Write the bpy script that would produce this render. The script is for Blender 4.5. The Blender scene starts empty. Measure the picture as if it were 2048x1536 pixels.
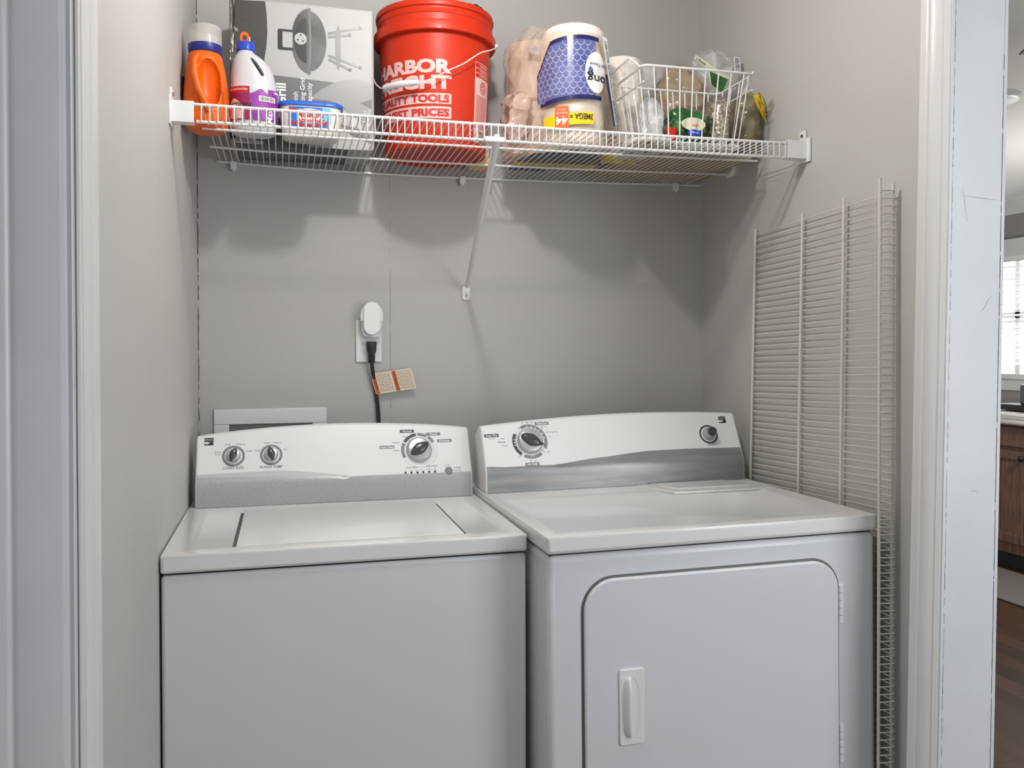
import bpy, bmesh, math, random
from mathutils import Vector, Matrix, noise
C = bpy.context.scene.collection
PI = math.pi
SC = bpy.context.scene

# ------------------------------------------------------------------ camera
W, H = 2048, 1536
F, CY = 1739.0, 715.3
YAW, PITCH, ROLL, EYE = math.radians(14.72), math.radians(.68), math.radians(.16), 1.286
cd = bpy.data.cameras.new('camera'); cam = bpy.data.objects.new('camera', cd); C.objects.link(cam)
fwd = Vector((math.sin(YAW)*math.cos(PITCH), math.cos(YAW)*math.cos(PITCH), -math.sin(PITCH)))
rt = Vector((math.cos(YAW), -math.sin(YAW), 0)); up = rt.cross(fwd)
R_ = rt*math.cos(ROLL)-up*math.sin(ROLL); U_ = rt*math.sin(ROLL)+up*math.cos(ROLL)
m = Matrix((R_, U_, -fwd)).transposed().to_4x4(); m.translation = Vector((0, 0, EYE))
cam.matrix_world = m
cd.sensor_fit = 'HORIZONTAL'; cd.sensor_width = 36; cd.lens = 36*F/W
cd.shift_x = 0; cd.shift_y = (CY-H/2)/W
cd.clip_start = .02; cd.clip_end = 60
SC.camera = cam

# ------------------------------------------------------------------ light
wd = bpy.data.worlds.new('world'); SC.world = wd; wd.use_nodes = True
wd.node_tree.nodes['Background'].inputs[0].default_value = (.92, .955, 1.0, 1)
wd.node_tree.nodes['Background'].inputs[1].default_value = .56

def light(name, kind, loc, power, color, size=.1, aim=None, **kw):
    l = bpy.data.lights.new(name, kind); l.energy = power; l.color = color
    if kind == 'AREA': l.shape = 'RECTANGLE'; l.size = size; l.size_y = kw.get('size_y', size)
    else: l.shadow_soft_size = size
    o = bpy.data.objects.new(name, l); C.objects.link(o); o.location = loc
    if aim: o.rotation_euler = (Vector(aim)-Vector(loc)).to_track_quat('-Z', 'Y').to_euler()
    return o
light('closet_ceiling_lamp', 'POINT', (.34, 1.42, 2.31), 19.5, (1, .975, .94), .035)
light('kitchen_fill_light', 'POINT', (3.7, 3.1, 1.35), 42, (1, .95, .88), .1)  # fill light added in mid-room to brighten the kitchen ceiling, no real fixture
light('hall_window_daylight', 'AREA', (1.9, -.1, 1.45), 20, (.95, .975, 1), .9, aim=(.7, 1.6, 1.15), size_y=1.5)
light('kitchen_window_daylight', 'AREA', (4.95, 4.7, 1.50), 60, (.95, .98, 1), 1.5, aim=(2.6, 4.4, 2.5), size_y=1.1)
SC.view_settings.view_transform = 'Standard'; SC.view_settings.look = 'None'
SC.view_settings.exposure = 0; SC.view_settings.gamma = 1; SC.view_settings.use_curve_mapping = False

# ------------------------------------------------------------------ materials
def s2l(c):
    return tuple(((x/255)/12.92 if x <= 10 else ((x/255+.055)/1.055)**2.4) for x in c)
def mat(name, rgb, rough=.5, metal=0, spec=.5, coat=0, bump=0, bscale=200, var=0, vscale=8, rgb2=None, thresh=None, trans=0, stretch=None, sheen=0):
    m = bpy.data.materials.new(name); m.use_nodes = True; N = m.node_tree.nodes; L = m.node_tree.links
    b = N['Principled BSDF']; c = s2l(rgb)
    b.inputs['Base Color'].default_value = (*c, 1); b.inputs['Roughness'].default_value = rough
    b.inputs['Metallic'].default_value = metal; b.inputs['Specular IOR Level'].default_value = spec
    b.inputs['Coat Weight'].default_value = coat; b.inputs['Transmission Weight'].default_value = trans
    if var or bump or rgb2:
        tc = N.new('ShaderNodeTexCoord'); mp = N.new('ShaderNodeMapping'); L.new(tc.outputs['Object'], mp.inputs[0])
        if stretch: mp.inputs['Scale'].default_value = stretch
    if var or rgb2:
        n = N.new('ShaderNodeTexNoise'); n.inputs['Scale'].default_value = vscale; n.inputs['Detail'].default_value = 5
        L.new(mp.outputs[0], n.inputs['Vector'])
        r = N.new('ShaderNodeValToRGB')
        if rgb2: c2 = s2l(rgb2)
        else: c2 = tuple(x*(1-var) for x in c)
        a, z = thresh or (.35, .65)
        r.color_ramp.elements[0].position = a; r.color_ramp.elements[1].position = z
        r.color_ramp.elements[0].color = (*c2, 1); r.color_ramp.elements[1].color = (*c, 1)
        L.new(n.outputs['Fac'], r.inputs[0]); L.new(r.outputs[0], b.inputs['Base Color'])
    if bump:
        n2 = N.new('ShaderNodeTexNoise'); n2.inputs['Scale'].default_value = bscale; n2.inputs['Detail'].default_value = 4
        L.new(mp.outputs[0], n2.inputs['Vector'])
        bp = N.new('ShaderNodeBump'); bp.inputs['Strength'].default_value = bump; bp.inputs['Distance'].default_value = .002
        L.new(n2.outputs['Fac'], bp.inputs['Height']); L.new(bp.outputs[0], b.inputs['Normal'])
    return m
def film(name, rgb=(240, 240, 238), lo=.12, hi=.5, rough=.12, vscale=14, bump=1.0, bdist=.01):
    """thin crumpled clear plastic: see-through with milky creases and gloss"""
    m = bpy.data.materials.new(name); m.use_nodes = True; N = m.node_tree.nodes; L = m.node_tree.links
    b = N['Principled BSDF']; b.inputs['Base Color'].default_value = (*s2l(rgb), 1); b.inputs['Roughness'].default_value = rough
    b.inputs['Specular IOR Level'].default_value = .7
    tc = N.new('ShaderNodeTexCoord'); n = N.new('ShaderNodeTexNoise'); n.inputs['Scale'].default_value = vscale; n.inputs['Detail'].default_value = 6
    n.inputs['Distortion'].default_value = 1.2
    L.new(tc.outputs['Object'], n.inputs['Vector'])
    mr = N.new('ShaderNodeMapRange'); mr.inputs['From Min'].default_value = .35; mr.inputs['From Max'].default_value = .7
    mr.inputs['To Min'].default_value = lo; mr.inputs['To Max'].default_value = hi
    L.new(n.outputs['Fac'], mr.inputs['Value'])
    v = N.new('ShaderNodeTexVoronoi'); v.inputs['Scale'].default_value = vscale*2.2; L.new(tc.outputs['Object'], v.inputs['Vector'])
    bp = N.new('ShaderNodeBump'); bp.inputs['Strength'].default_value = bump; bp.inputs['Distance'].default_value = bdist
    L.new(v.outputs['Distance'], bp.inputs['Height']); L.new(bp.outputs[0], b.inputs['Normal'])
    t = N.new('ShaderNodeBsdfTransparent'); mx = N.new('ShaderNodeMixShader')
    L.new(mr.outputs[0], mx.inputs[0]); L.new(t.outputs[0], mx.inputs[1]); L.new(b.outputs[0], mx.inputs[2])
    L.new(mx.outputs[0], N['Material Output'].inputs[0])
    return m
M = {}
M['wall'] = mat('wall_paint', (190, 188, 184), .55, bump=.10, bscale=260, var=.035, vscale=2.5)
M['wallb'] = mat('wall_paint_back', (184, 182, 179), .55, bump=.10, bscale=260, var=.035, vscale=2.5)
M['ceil'] = mat('ceiling_paint', (222, 222, 220), .7)
M['trim'] = mat('trim_paint', (219, 218, 215), .33, bump=.12, bscale=90, var=.03, vscale=6, stretch=(4, 4, 1))
M['jamb'] = mat('jamb_paint', (212, 214, 217), .3, bump=.12, bscale=90, var=.04, vscale=9)
M['jambg'] = mat('jamb_paint_grey', (216, 217, 218), .3, bump=.12, bscale=90, var=.05, vscale=9)
M['crack'] = mat('crack', (62, 58, 54), .9)
M['enamel'] = mat('white_enamel', (226, 226, 225), .2, coat=.25, spec=.5)
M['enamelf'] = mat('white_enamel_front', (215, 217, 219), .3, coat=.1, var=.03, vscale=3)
M['plast'] = mat('white_plastic', (228, 228, 227), .35)
M['silver'] = mat('silver_band', (176, 176, 175), .38, metal=.25, rgb2=(118, 118, 116), thresh=(.30, .42), vscale=420)
M['silver2'] = mat('silver_band_smooth', (158, 159, 160), .33, metal=.4, var=.3, vscale=9, stretch=(.6, 6, 6))
M['grey'] = mat('grey_print', (128, 128, 128), .5)
M['dgrey'] = mat('dark_grey_print', (72, 72, 73), .5)
M['ltext'] = mat('light_print', (235, 235, 233), .5)
M['knob'] = mat('knob_dark', (62, 62, 62), .25, coat=.4)
M['knobs'] = mat('knob_silver', (190, 190, 188), .3, metal=.6)
M['black'] = mat('black_rubber', (30, 29, 28), .5)
M['dark'] = mat('dark_gap', (22, 22, 22), .9)
M['coat'] = mat('white_vinyl_wire', (226, 225, 222), .32, coat=.2)
M['coat2'] = mat('old_vinyl_wire', (214, 210, 202), .4)
M['metal'] = mat('screw_metal', (150, 148, 144), .35, metal=1)
M['orange'] = mat('orange_plastic', (232, 98, 0), .40, spec=.35, coat=.08)
M['red'] = mat('red_plastic', (192, 42, 6), .42, spec=.32, coat=.06)
M['blue'] = mat('blue_plastic', (22, 70, 190), .35)
M['navy'] = mat('navy_plastic', (24, 34, 120), .4)
M['whitep'] = mat('white_bottle_plastic', (204, 204, 208), .35, coat=.1)
M['pink'] = mat('pink_print', (222, 184, 178), .45)
M['purple'] = mat('purple_label', (118, 32, 138), .4, rgb2=(150, 60, 160), vscale=40)
M['redlab'] = mat('red_label', (196, 28, 26), .4)
M['magenta'] = mat('magenta_label', (140, 24, 74), .4)
M['bluelab'] = mat('blue_label', (26, 110, 200), .4)
M['bluelid'] = mat('blue_lid', (12, 92, 200), .4)
M['cyanlab'] = mat('cyan_label', (110, 190, 225), .4)
M['ink'] = mat('ink', (32, 30, 34), .5)
M['card_w'] = mat('glossy_white_card', (178, 177, 175), .45, var=.03, vscale=30, stretch=(1, 1, 12))
M['card_d'] = mat('dark_grey_card', (74, 72, 68), .3, var=.2, vscale=40, stretch=(1, 1, 12))
M['card_m'] = mat('mid_grey_card', (108, 106, 103), .35, var=.06, vscale=40, stretch=(1, 1, 12))
M['card_l'] = mat('light_grey_card', (148, 147, 145), .35, var=.05, vscale=40, stretch=(1, 1, 12))
M['tape'] = mat('shiny_tape', (120, 118, 112), .12, metal=.5, rgb2=(30, 28, 26), vscale=24, stretch=(3, 3, .6), bump=1, bscale=60)
M['kettle'] = mat('kettle_print', (58, 57, 56), .3, rgb2=(100, 99, 98), vscale=9, thresh=(.4, .6))
M['kettle2'] = mat('kettle_print_dark', (40, 40, 40), .3)
M['steel'] = mat('steel_print', (112, 112, 110), .3)
M['tissue'] = mat('tissue_roll', (244, 234, 222), .9, bump=.3, bscale=300)
M['tissuepink'] = mat('tissue_roll_warm', (240, 214, 198), .9, bump=.3, bscale=300)
M['printblue'] = mat('blue_film_print', (74, 80, 140), .2, coat=.3, rgb2=(104, 110, 162), vscale=14)
M['printnavy'] = mat('navy_film_print', (26, 26, 84), .25)
M['yellow'] = mat('yellow_print', (244, 208, 20), .3)
M['yellowbag'] = mat('yellow_bag_print', (236, 204, 40), .25, rgb2=(196, 150, 60), vscale=30)
M['orangep'] = mat('orange_print', (226, 100, 44), .3)
M['brown'] = mat('brown_fruit', (92, 52, 30), .5)
M['green'] = mat('green_bag', (30, 112, 28), .22, rgb2=(16, 62, 18), vscale=22, coat=.5)
M['cream'] = mat('cream_card', (226, 222, 196), .5)
M['tan'] = mat('tan_cardboard', (176, 152, 118), .7, var=.1, vscale=20)
M['foil'] = mat('silver_foil', (214, 204, 184), .18, metal=.75, rgb2=(140, 130, 112), vscale=130, thresh=(.4, .6), bump=1, bscale=160)
M['lump'] = mat('dark_foam', (34, 31, 29), .9, bump=1, bscale=400)
M['paper'] = mat('tag_paper', (226, 212, 190), .5)
M['tagor'] = mat('tag_orange', (196, 92, 30), .5)
M['clear'] = film('clear_plastic', (246, 246, 246), .08, .45)
M['clear2'] = film('milky_clear_plastic', (236, 238, 240), .35, .8, vscale=18)
M['warmfilm'] = film('warm_clear_plastic', (236, 216, 192), .18, .62, vscale=7, bdist=.015)
M['brownfilm'] = film('brown_clear_plastic', (188, 164, 134), .55, .85, vscale=16)
M['olivefilm'] = film('olive_clear_plastic', (150, 138, 104), .5, .85, vscale=16)
M['capfilm'] = film('clear_cap', (236, 230, 222), .28, .45, rough=.1, vscale=3, bump=.1)
M['tub'] = mat('translucent_tub', (218, 214, 208), .35)
M['oak'] = mat('oak_cabinet', (134, 98, 78), .5, rgb2=(100, 70, 54), vscale=10, stretch=(8, 8, .8))
M['oakd'] = mat('oak_dark', (74, 50, 38), .5)
M['stone'] = mat('light_countertop', (218, 216, 212), .35, var=.1, vscale=6)
M['mat'] = mat('floor_mat', (112, 108, 104), .9)
M['blind'] = mat('blind_slat', (240, 240, 238), .5)
M['lamp'] = mat('recessed_lamp_lens', (238, 238, 236), .4)

def wood_floor():
    m = bpy.data.materials.new('wood_floor'); m.use_nodes = True; N = m.node_tree.nodes; L = m.node_tree.links
    b = N['Principled BSDF']; b.inputs['Roughness'].default_value = .6; b.inputs['Specular IOR Level'].default_value = .3
    tc = N.new('ShaderNodeTexCoord'); mp = N.new('ShaderNodeMapping'); mp.inputs['Rotation'].default_value[2] = PI/2
    L.new(tc.outputs['Object'], mp.inputs[0])
    br = N.new('ShaderNodeTexBrick'); br.offset = .37; br.inputs['Scale'].default_value = 1
    br.inputs['Brick Width'].default_value = 1.1; br.inputs['Row Height'].default_value = .1; br.inputs['Mortar Size'].default_value = .0015
    br.inputs['Color1'].default_value = (*s2l((90, 62, 42)), 1); br.inputs['Color2'].default_value = (*s2l((58, 41, 31)), 1)
    br.inputs['Mortar'].default_value = (*s2l((40, 28, 20)), 1)
    L.new(mp.outputs[0], br.inputs['Vector'])
    n = N.new('ShaderNodeTexNoise'); n.inputs['Scale'].default_value = 6; n.inputs['Detail'].default_value = 6
    mp2 = N.new('ShaderNodeMapping'); mp2.inputs['Scale'].default_value = (9, .8, 1); L.new(tc.outputs['Object'], mp2.inputs[0]); L.new(mp2.outputs[0], n.inputs['Vector'])
    mx = N.new('ShaderNodeMixRGB'); mx.blend_type = 'MULTIPLY'; mx.inputs[0].default_value = .6
    r = N.new('ShaderNodeValToRGB'); r.color_ramp.elements[0].position = .3; r.color_ramp.elements[0].color = (.35, .3, .28, 1); r.color_ramp.elements[1].position = .65
    L.new(n.outputs['Fac'], r.inputs[0]); L.new(br.outputs[0], mx.inputs[1]); L.new(r.outputs[0], mx.inputs[2]); L.new(mx.outputs[0], b.inputs['Base Color'])
    return m
M['floor'] = wood_floor()

# ------------------------------------------------------------------ mesh helpers
def box(bm, a, b, mi=0, mx=None):
    vs = [bm.verts.new(Vector((x, y, z)) if mx is None else mx @ Vector((x, y, z))) for x in (a[0], b[0]) for y in (a[1], b[1]) for z in (a[2], b[2])]
    for q in ((0, 1, 3, 2), (4, 6, 7, 5), (0, 4, 5, 1), (2, 3, 7, 6), (0, 2, 6, 4), (1, 5, 7, 3)):
        f = bm.faces.new([vs[i] for i in q]); f.material_index = mi
    return vs
def tube(bm, pts, r, seg=8, mi=0, closed=False, caps=True):
    pts = [Vector(p) for p in pts]; n = len(pts); rs = r if isinstance(r, (list, tuple)) else [r]*n
    rings = []; prev = None
    for i, p in enumerate(pts):
        if closed: t = (pts[(i+1) % n]-pts[i-1]).normalized()
        else: t = (pts[min(i+1, n-1)]-pts[max(i-1, 0)]).normalized()
        if prev is None:
            u = t.orthogonal().normalized()
        else:
            u = (prev-t*prev.dot(t)); u = u.normalized() if u.length > 1e-6 else t.orthogonal().normalized()
        prev = u; w = t.cross(u)
        rings.append([bm.verts.new(p+(u*math.cos(2*PI*k/seg)+w*math.sin(2*PI*k/seg))*rs[i]) for k in range(seg)])
    for i in range(n if closed else n-1):
        a, b = rings[i], rings[(i+1) % n]
        for k in range(seg):
            f = bm.faces.new((a[k], a[(k+1) % seg], b[(k+1) % seg], b[k])); f.material_index = mi
    if caps and not closed:
        bm.faces.new(rings[0][::-1]).material_index = mi; bm.faces.new(rings[-1]).material_index = mi
def lathe(bm, prof, seg=48, c=(0, 0, 0), sx=1, sy=1, mi=0, mx=None, cap=True):
    rings = []
    for r, z in prof:
        rings.append([bm.verts.new((mx or Matrix()) @ Vector((c[0]+r*sx*math.cos(2*PI*k/seg), c[1]+r*sy*math.sin(2*PI*k/seg), c[2]+z))) for k in range(seg)])
    for i in range(len(rings)-1):
        a, b = rings[i], rings[i+1]
        for k in range(seg):
            f = bm.faces.new((a[k], a[(k+1) % seg], b[(k+1) % seg], b[k])); f.material_index = mi
    if cap:
        for rg in (rings[0][::-1], rings[-1]):
            f = bm.faces.new(rg); f.material_index = mi
def prism(bm, poly, fn, n0, n1, mi=0):
    """poly of (u,v) extruded along n, through fn(u,v,n)"""
    a = [bm.verts.new(fn(u, v, n0)) for u, v in poly]; b = [bm.verts.new(fn(u, v, n1)) for u, v in poly]
    bm.faces.new(a[::-1]).material_index = mi; bm.faces.new(b).material_index = mi
    k = len(poly)
    for i in range(k): bm.faces.new((a[i], a[(i+1) % k], b[(i+1) % k], b[i])).material_index = mi
def frame(c, u, v):
    c, u, v = Vector(c), Vector(u).normalized(), Vector(v).normalized(); n = u.cross(v)
    return lambda a, b, d=0: c+u*a+v*b+n*d
def rrect(w, h, r, k=5, cx=0, cy=0):
    out = []
    for sx, sy, a0 in ((1, 1, 0), (-1, 1, 90), (-1, -1, 180), (1, -1, 270)):
        for i in range(k+1):
            a = math.radians(a0+90*i/k); out.append((cx+sx*(w/2-r)+r*math.cos(a), cy+sy*(h/2-r)+r*math.sin(a)))
    return out
def arc(r0, r1, a0, a1, k=16, cx=0, cy=0):
    A = [math.radians(a0+(a1-a0)*i/k) for i in range(k+1)]
    return [(cx+r1*math.cos(a), cy+r1*math.sin(a)) for a in A]+[(cx+r0*math.cos(a), cy+r0*math.sin(a)) for a in reversed(A)]
def ring_strip(bm, r0, r1, fn, a0=0, a1=360, n=.0005, k=40, mi=0, cx=0, cy=0):
    P = []
    for i in range(k+1):
        a = math.radians(a0+(a1-a0)*i/k); P.append((bm.verts.new(fn(cx+r0*math.cos(a), cy+r0*math.sin(a), n)), bm.verts.new(fn(cx+r1*math.cos(a), cy+r1*math.sin(a), n))))
    for i in range(k): bm.faces.new((P[i][0], P[i][1], P[i+1][1], P[i+1][0])).material_index = mi
_tc = {}
def text(bm, s, size, fn, at=(0, 0), bold=0, mi=0, n=.0006, rot=0, align='CENTER', width=None, slices=None, flip=False, spacing=1, extr=0.0003):
    key = (s, bold, spacing)
    if key not in _tc:
        cu = bpy.data.curves.new('t', 'FONT'); cu.body = s; cu.size = 1; cu.offset = bold; cu.align_x = 'LEFT'; cu.space_character = spacing; cu.resolution_u = 3
        ob = bpy.data.objects.new('t', cu); C.objects.link(ob)
        dg = bpy.context.evaluated_depsgraph_get(); me = bpy.data.meshes.new_from_object(ob.evaluated_get(dg))
        V = [(v.co.x, v.co.y) for v in me.vertices]; P = [tuple(p.vertices) for p in me.polygons]
        bpy.data.objects.remove(ob); bpy.data.curves.remove(cu); bpy.data.meshes.remove(me); _tc[key] = (V, P)
    V, P = _tc[key]
    if not V: return
    x0 = min(v[0] for v in V); x1 = max(v[0] for v in V); sx = size
    if width: sx = width/(x1-x0)
    w = (x1-x0)*sx; ox = {'CENTER': -w/2, 'LEFT': 0, 'RIGHT': -w}[align]
    ca, sa = math.cos(rot), math.sin(rot)
    tb = bmesh.new(); vs = [tb.verts.new(((v[0]-x0)*sx+ox, v[1]*size, 0)) for v in V]
    for p in P:
        try: tb.faces.new([vs[i] for i in p])
        except ValueError: pass
    bmesh.ops.remove_doubles(tb, verts=tb.verts, dist=size*1e-4)
    if slices:
        x = -w+ox
        while x < w+ox+slices:
            g = tb.verts[:]+tb.edges[:]+tb.faces[:]
            bmesh.ops.bisect_plane(tb, geom=g, plane_co=(x, 0, 0), plane_no=(1, 0, 0)); x += slices
    idx = {}
    for v in tb.verts:
        a, b = v.co.x, v.co.y
        if flip: a, b = -a, -b
        idx[v] = bm.verts.new(fn(at[0]+a*ca-b*sa, at[1]+a*sa+b*ca, n))
    for f in tb.faces:
        try: bm.faces.new([idx[v] for v in f.verts]).material_index = mi
        except ValueError: pass
    tb.free()
def obj(name, bm, mats, parent=None, smooth=35, bevel=0, seg=2, sub=0, recalc=True):
    if recalc: bmesh.ops.recalc_face_normals(bm, faces=bm.faces)
    if smooth:
        th = math.radians(smooth)
        for f in bm.faces: f.smooth = True
        for e in bm.edges:
            if len(e.link_faces) == 2 and e.calc_face_angle(0) > th: e.smooth = False
    me = bpy.data.meshes.new(name); bm.to_mesh(me); bm.free()
    for m_ in (mats if isinstance(mats, (list, tuple)) else [mats]): me.materials.append(M[m_] if isinstance(m_, str) else m_)
    o = bpy.data.objects.new(name, me); C.objects.link(o)
    if bevel:
        b = o.modifiers.new('b', 'BEVEL'); b.width = bevel; b.segments = seg; b.limit_method = 'ANGLE'; b.angle_limit = math.radians(40); b.harden_normals = False
    if sub:
        s = o.modifiers.new('s', 'SUBSURF'); s.levels = s.render_levels = sub
    if parent: o.parent = parent
    return o
def tag(o, label=None, cat=None, group=None, kind=None):
    for k, v in (('label', label), ('category', cat), ('group', group), ('kind', kind)):
        if v: o[k] = v
    return o
def empty(name, loc, rz=0, ry=0):
    o = bpy.data.objects.new(name, None); C.objects.link(o); o.location = loc; o.rotation_euler = (0, ry, rz); o.empty_display_size = .05
    return o
def struct(name, bm, m, **k): return tag(obj(name, bm, m, **k), kind='structure')
nb = bmesh.new

# ------------------------------------------------------------------ room shell
ZC = 2.40
LW = [(-.2168, 2.409), (-.2192, 1.66), (-.2275, 1.15)]       # left wall line
RW = [(1.2280, 2.409), (1.2400, 1.44)]                        # right wall line
bm = nb(); box(bm, (-.6, 2.409, 0), (1.6, 2.52, ZC)); struct('wall_back', bm, 'wallb', smooth=0)
bm = nb(); poly = LW+[(-.36, 1.15), (-.36, 2.409)]
prism(bm, poly, lambda u, v, n: Vector((u, v, n)), 0, ZC); struct('wall_left', bm, 'wall', smooth=0)
bm = nb(); poly = [RW[0], (1.352, 2.409), (1.352, 1.45), RW[1]]
prism(bm, poly, lambda u, v, n: Vector((u, v, n)), 0, ZC); struct('wall_right', bm, 'wall', smooth=0)
bm = nb(); box(bm, (-2.0, -1.5, -.05), (6.2, 7.2, 0)); struct('floor', bm, 'floor', smooth=0)
bm = nb(); box(bm, (-2.0, -.4, ZC), (1.36, 2.52, ZC+.05)); struct('ceiling', bm, 'ceil', smooth=0)
bm = nb(); box(bm, (1.36, -.4, 2.245), (4.7, 7.0, 2.30)); struct('ceiling_kitchen', bm, 'ceil', smooth=0)
# thin cracks in the paint of the back wall: left corner and panel seam
random.seed(3)
bm = nb()
z = .95
x = -.2150
while z < 2.39:
    dz = random.uniform(.004, .012)
    if random.random() < .86:
        w_ = random.uniform(.0006, .0017); j = random.uniform(-.0006, .0006)
        box(bm, (x+j, 2.4075, z), (x+j+w_, 2.4095, z+dz*1.02))
    z += dz
struct('trim_1', bm, 'crack', smooth=0)
bm = nb(); z = .95
while z < 2.38:
    dz = random.uniform(.01, .03)
    if random.random() < (.85 if z < 1.3 else .7):
        w_ = random.uniform(.0003, .0008) * (1.3 if z < 1.3 else .8)
        box(bm, (.2855, 2.4083, z), (.2855+w_, 2.4095, z+dz))
    z += dz
struct('trim_2', bm, M['card_m'], smooth=0)

# left opening: grooved jamb board and moulding
def extrude_z(poly, z0, z1, lean=0, mid=1.286):
    def fn(u, v, n): return Vector((u+lean*(n-mid), v, n))
    bm = nb(); prism(bm, poly, fn, z0, z1); return bm
face = [(-.72, 1.14), (-.72, 1.085), (-.302, 1.085), (-.2985, 1.0895), (-.2955, 1.0900), (-.2925, 1.0870), (-.289, 1.085), (-.2445, 1.085), (-.2420, 1.091), (-.2385, 1.0935), (-.2355, 1.0925), (-.2335, 1.090), (-.2315, 1.094), (-.2305, 1.14)]
struct('door_1', extrude_z([(u*1.0, v) for u, v in face], 0, ZC, .001), 'jambg', smooth=50)
mould = [(-.2305, 1.150), (-.2315, 1.098), (-.2290, 1.0945), (-.2262, 1.0955), (-.2252, 1.0990), (-.2259, 1.1010), (-.2238, 1.1020), (-.2195, 1.1130), (-.2188, 1.1160), (-.2196, 1.1180), (-.2180, 1.1200), (-.2165, 1.1240), (-.2158, 1.130), (-.2158, 1.150)]
struct('trim_3', extrude_z(mould, 0, ZC, .001), 'trim', smooth=40)
# right opening
LN = .0195
mould2 = [(1.2420, 1.45), (1.1995, 1.452), (1.1990, 1.437), (1.2010, 1.432), (1.2035, 1.4305), (1.2038, 1.4275), (1.2060, 1.4225), (1.2150, 1.4110), (1.2175, 1.4095), (1.2180, 1.4065), (1.2205, 1.4050), (1.2230, 1.4010), (1.2255, 1.4000), (1.2420, 1.4000)]
struct('trim_4', extrude_z(mould2, 0, ZC, LN), 'trim', smooth=40)
board = [(1.2262, 1.3975), (1.2325, 1.3975), (1.2330, 1.3985), (1.3475, 1.3985), (1.3480, 1.4), (1.3488, 1.3985), (1.3560, 1.3985), (1.3570, 1.4), (1.3570, 1.46), (1.2262, 1.46)]
struct('trim_5', extrude_z(board, 0, ZC, LN), 'jamb', smooth=20)
bm = nb(); random.seed(5)
for x0, zr in ((1.2325, (.2, 2.3)), (1.3475, (.2, 1.85))):
    z = zr[0]
    while z < zr[1]:
        dz = random.uniform(.004, .014)
        if random.random() < .85:
            j = random.uniform(-.0003, .0003)+LN*(z-1.286)+(.0006 if x0 < 1.3 else 0); w_ = random.uniform(.0003, .0008)
            box(bm, (x0+j, 1.3978, z), (x0+j+w_, 1.3986, z+dz))
        z += dz
struct('trim_6', bm, 'crack', smooth=0)
bm = nb()
for pts in (((1.306, 1.352), (1.316, 1.362), (1.322, 1.374), (1.332, 1.384)), ((1.262, 1.575), (1.290, 1.573), (1.318, 1.571), (1.346, 1.570)), ((1.264, 1.592), (1.268, 1.560), (1.274, 1.525)), ((1.284, 1.004), (1.291, 1.006), (1.299, 1.003))):
    tube(bm, [(x, 1.3985, z) for x, z in pts], [.0002]+[.0005]*(len(pts)-2)+[.0003], 6)
struct('trim_8', bm, 'card_l', smooth=0)

# ------------------------------------------------------------------ appliances
def console(parent, w, p0, topz, dep, slope, name='console', vs=0):
    """housing: arched top, vertical foot then leaning face. returns panel frame fn"""
    y0, z0, zk = p0                                   # foot y, base z, knee z
    bm = nb(); nx = 28; cols = []
    for i in range(nx+1):
        u = i/nx; x = w*u; zt = topz(u); L = zt-zk
        pr = [(y0, z0), (y0, zk-.012), (y0+.0015, zk-.004), (y0+.006, zk+.004)]
        for s in (.3, .6, .9): pr.append((y0+.004+slope*L*s, zk+L*s))
        pr += [(y0+.004+slope*L*.97, zt-.004), (y0+.010+slope*L, zt), (y0+.022+slope*L, zt-.001), (y0+dep, zt-.03), (y0+dep, z0)]
        e = 0 if 0 < i < nx else .0
        cols.append([bm.verts.new((x, a, b)) for a, b in pr])
    for i in range(nx):
        for k in range(len(cols[0])):
            k2 = (k+1) % len(cols[0])
            bm.faces.new((cols[i][k], cols[i+1][k], cols[i+1][k2], cols[i][k2]))
    bm.faces.new(cols[0]); bm.faces.new(cols[-1][::-1])
    o = obj(name, bm, 'plast', parent, smooth=30, bevel=.004)
    v = Vector((0, slope, 1)).normalized()
    fn = frame(Vector((0, y0+.0045, zk))-v*vs, (1, 0, 0), v)      # n points to the viewer
    return o, fn
def band(parent, w, p0, slope, wave, fn, m, ins=.004, name='trim_band', nx=40):
    y0, z0, zk = p0; bm = nb(); cols = []; bvs = (Vector((0, y0+.0045, zk))-fn(0, 0, 0)).length
    for i in range(nx+1):
        u = i/nx; x = ins+(w-2*ins)*u; v = wave(u)
        pts = [(x, y0-.0012, z0+.001), (x, y0-.0012, zk-.014), (x, y0+.0002, zk-.005), (x, y0+.0040, zk+.003)]
        P = [Vector(p) for p in pts]+[fn(x, max(v, bvs+.0015)*s+(bvs+.001)*(1-s), .0010) for s in (.5, 1)] + [fn(x, max(v, bvs+.0015), .0001)]
        cols.append([bm.verts.new(p) for p in P])
    for i in range(nx):
        for k in range(len(cols[0])-1): bm.faces.new((cols[i][k], cols[i+1][k], cols[i+1][k+1], cols[i][k+1]))
    return obj(name, bm, m, parent, smooth=60)
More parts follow.
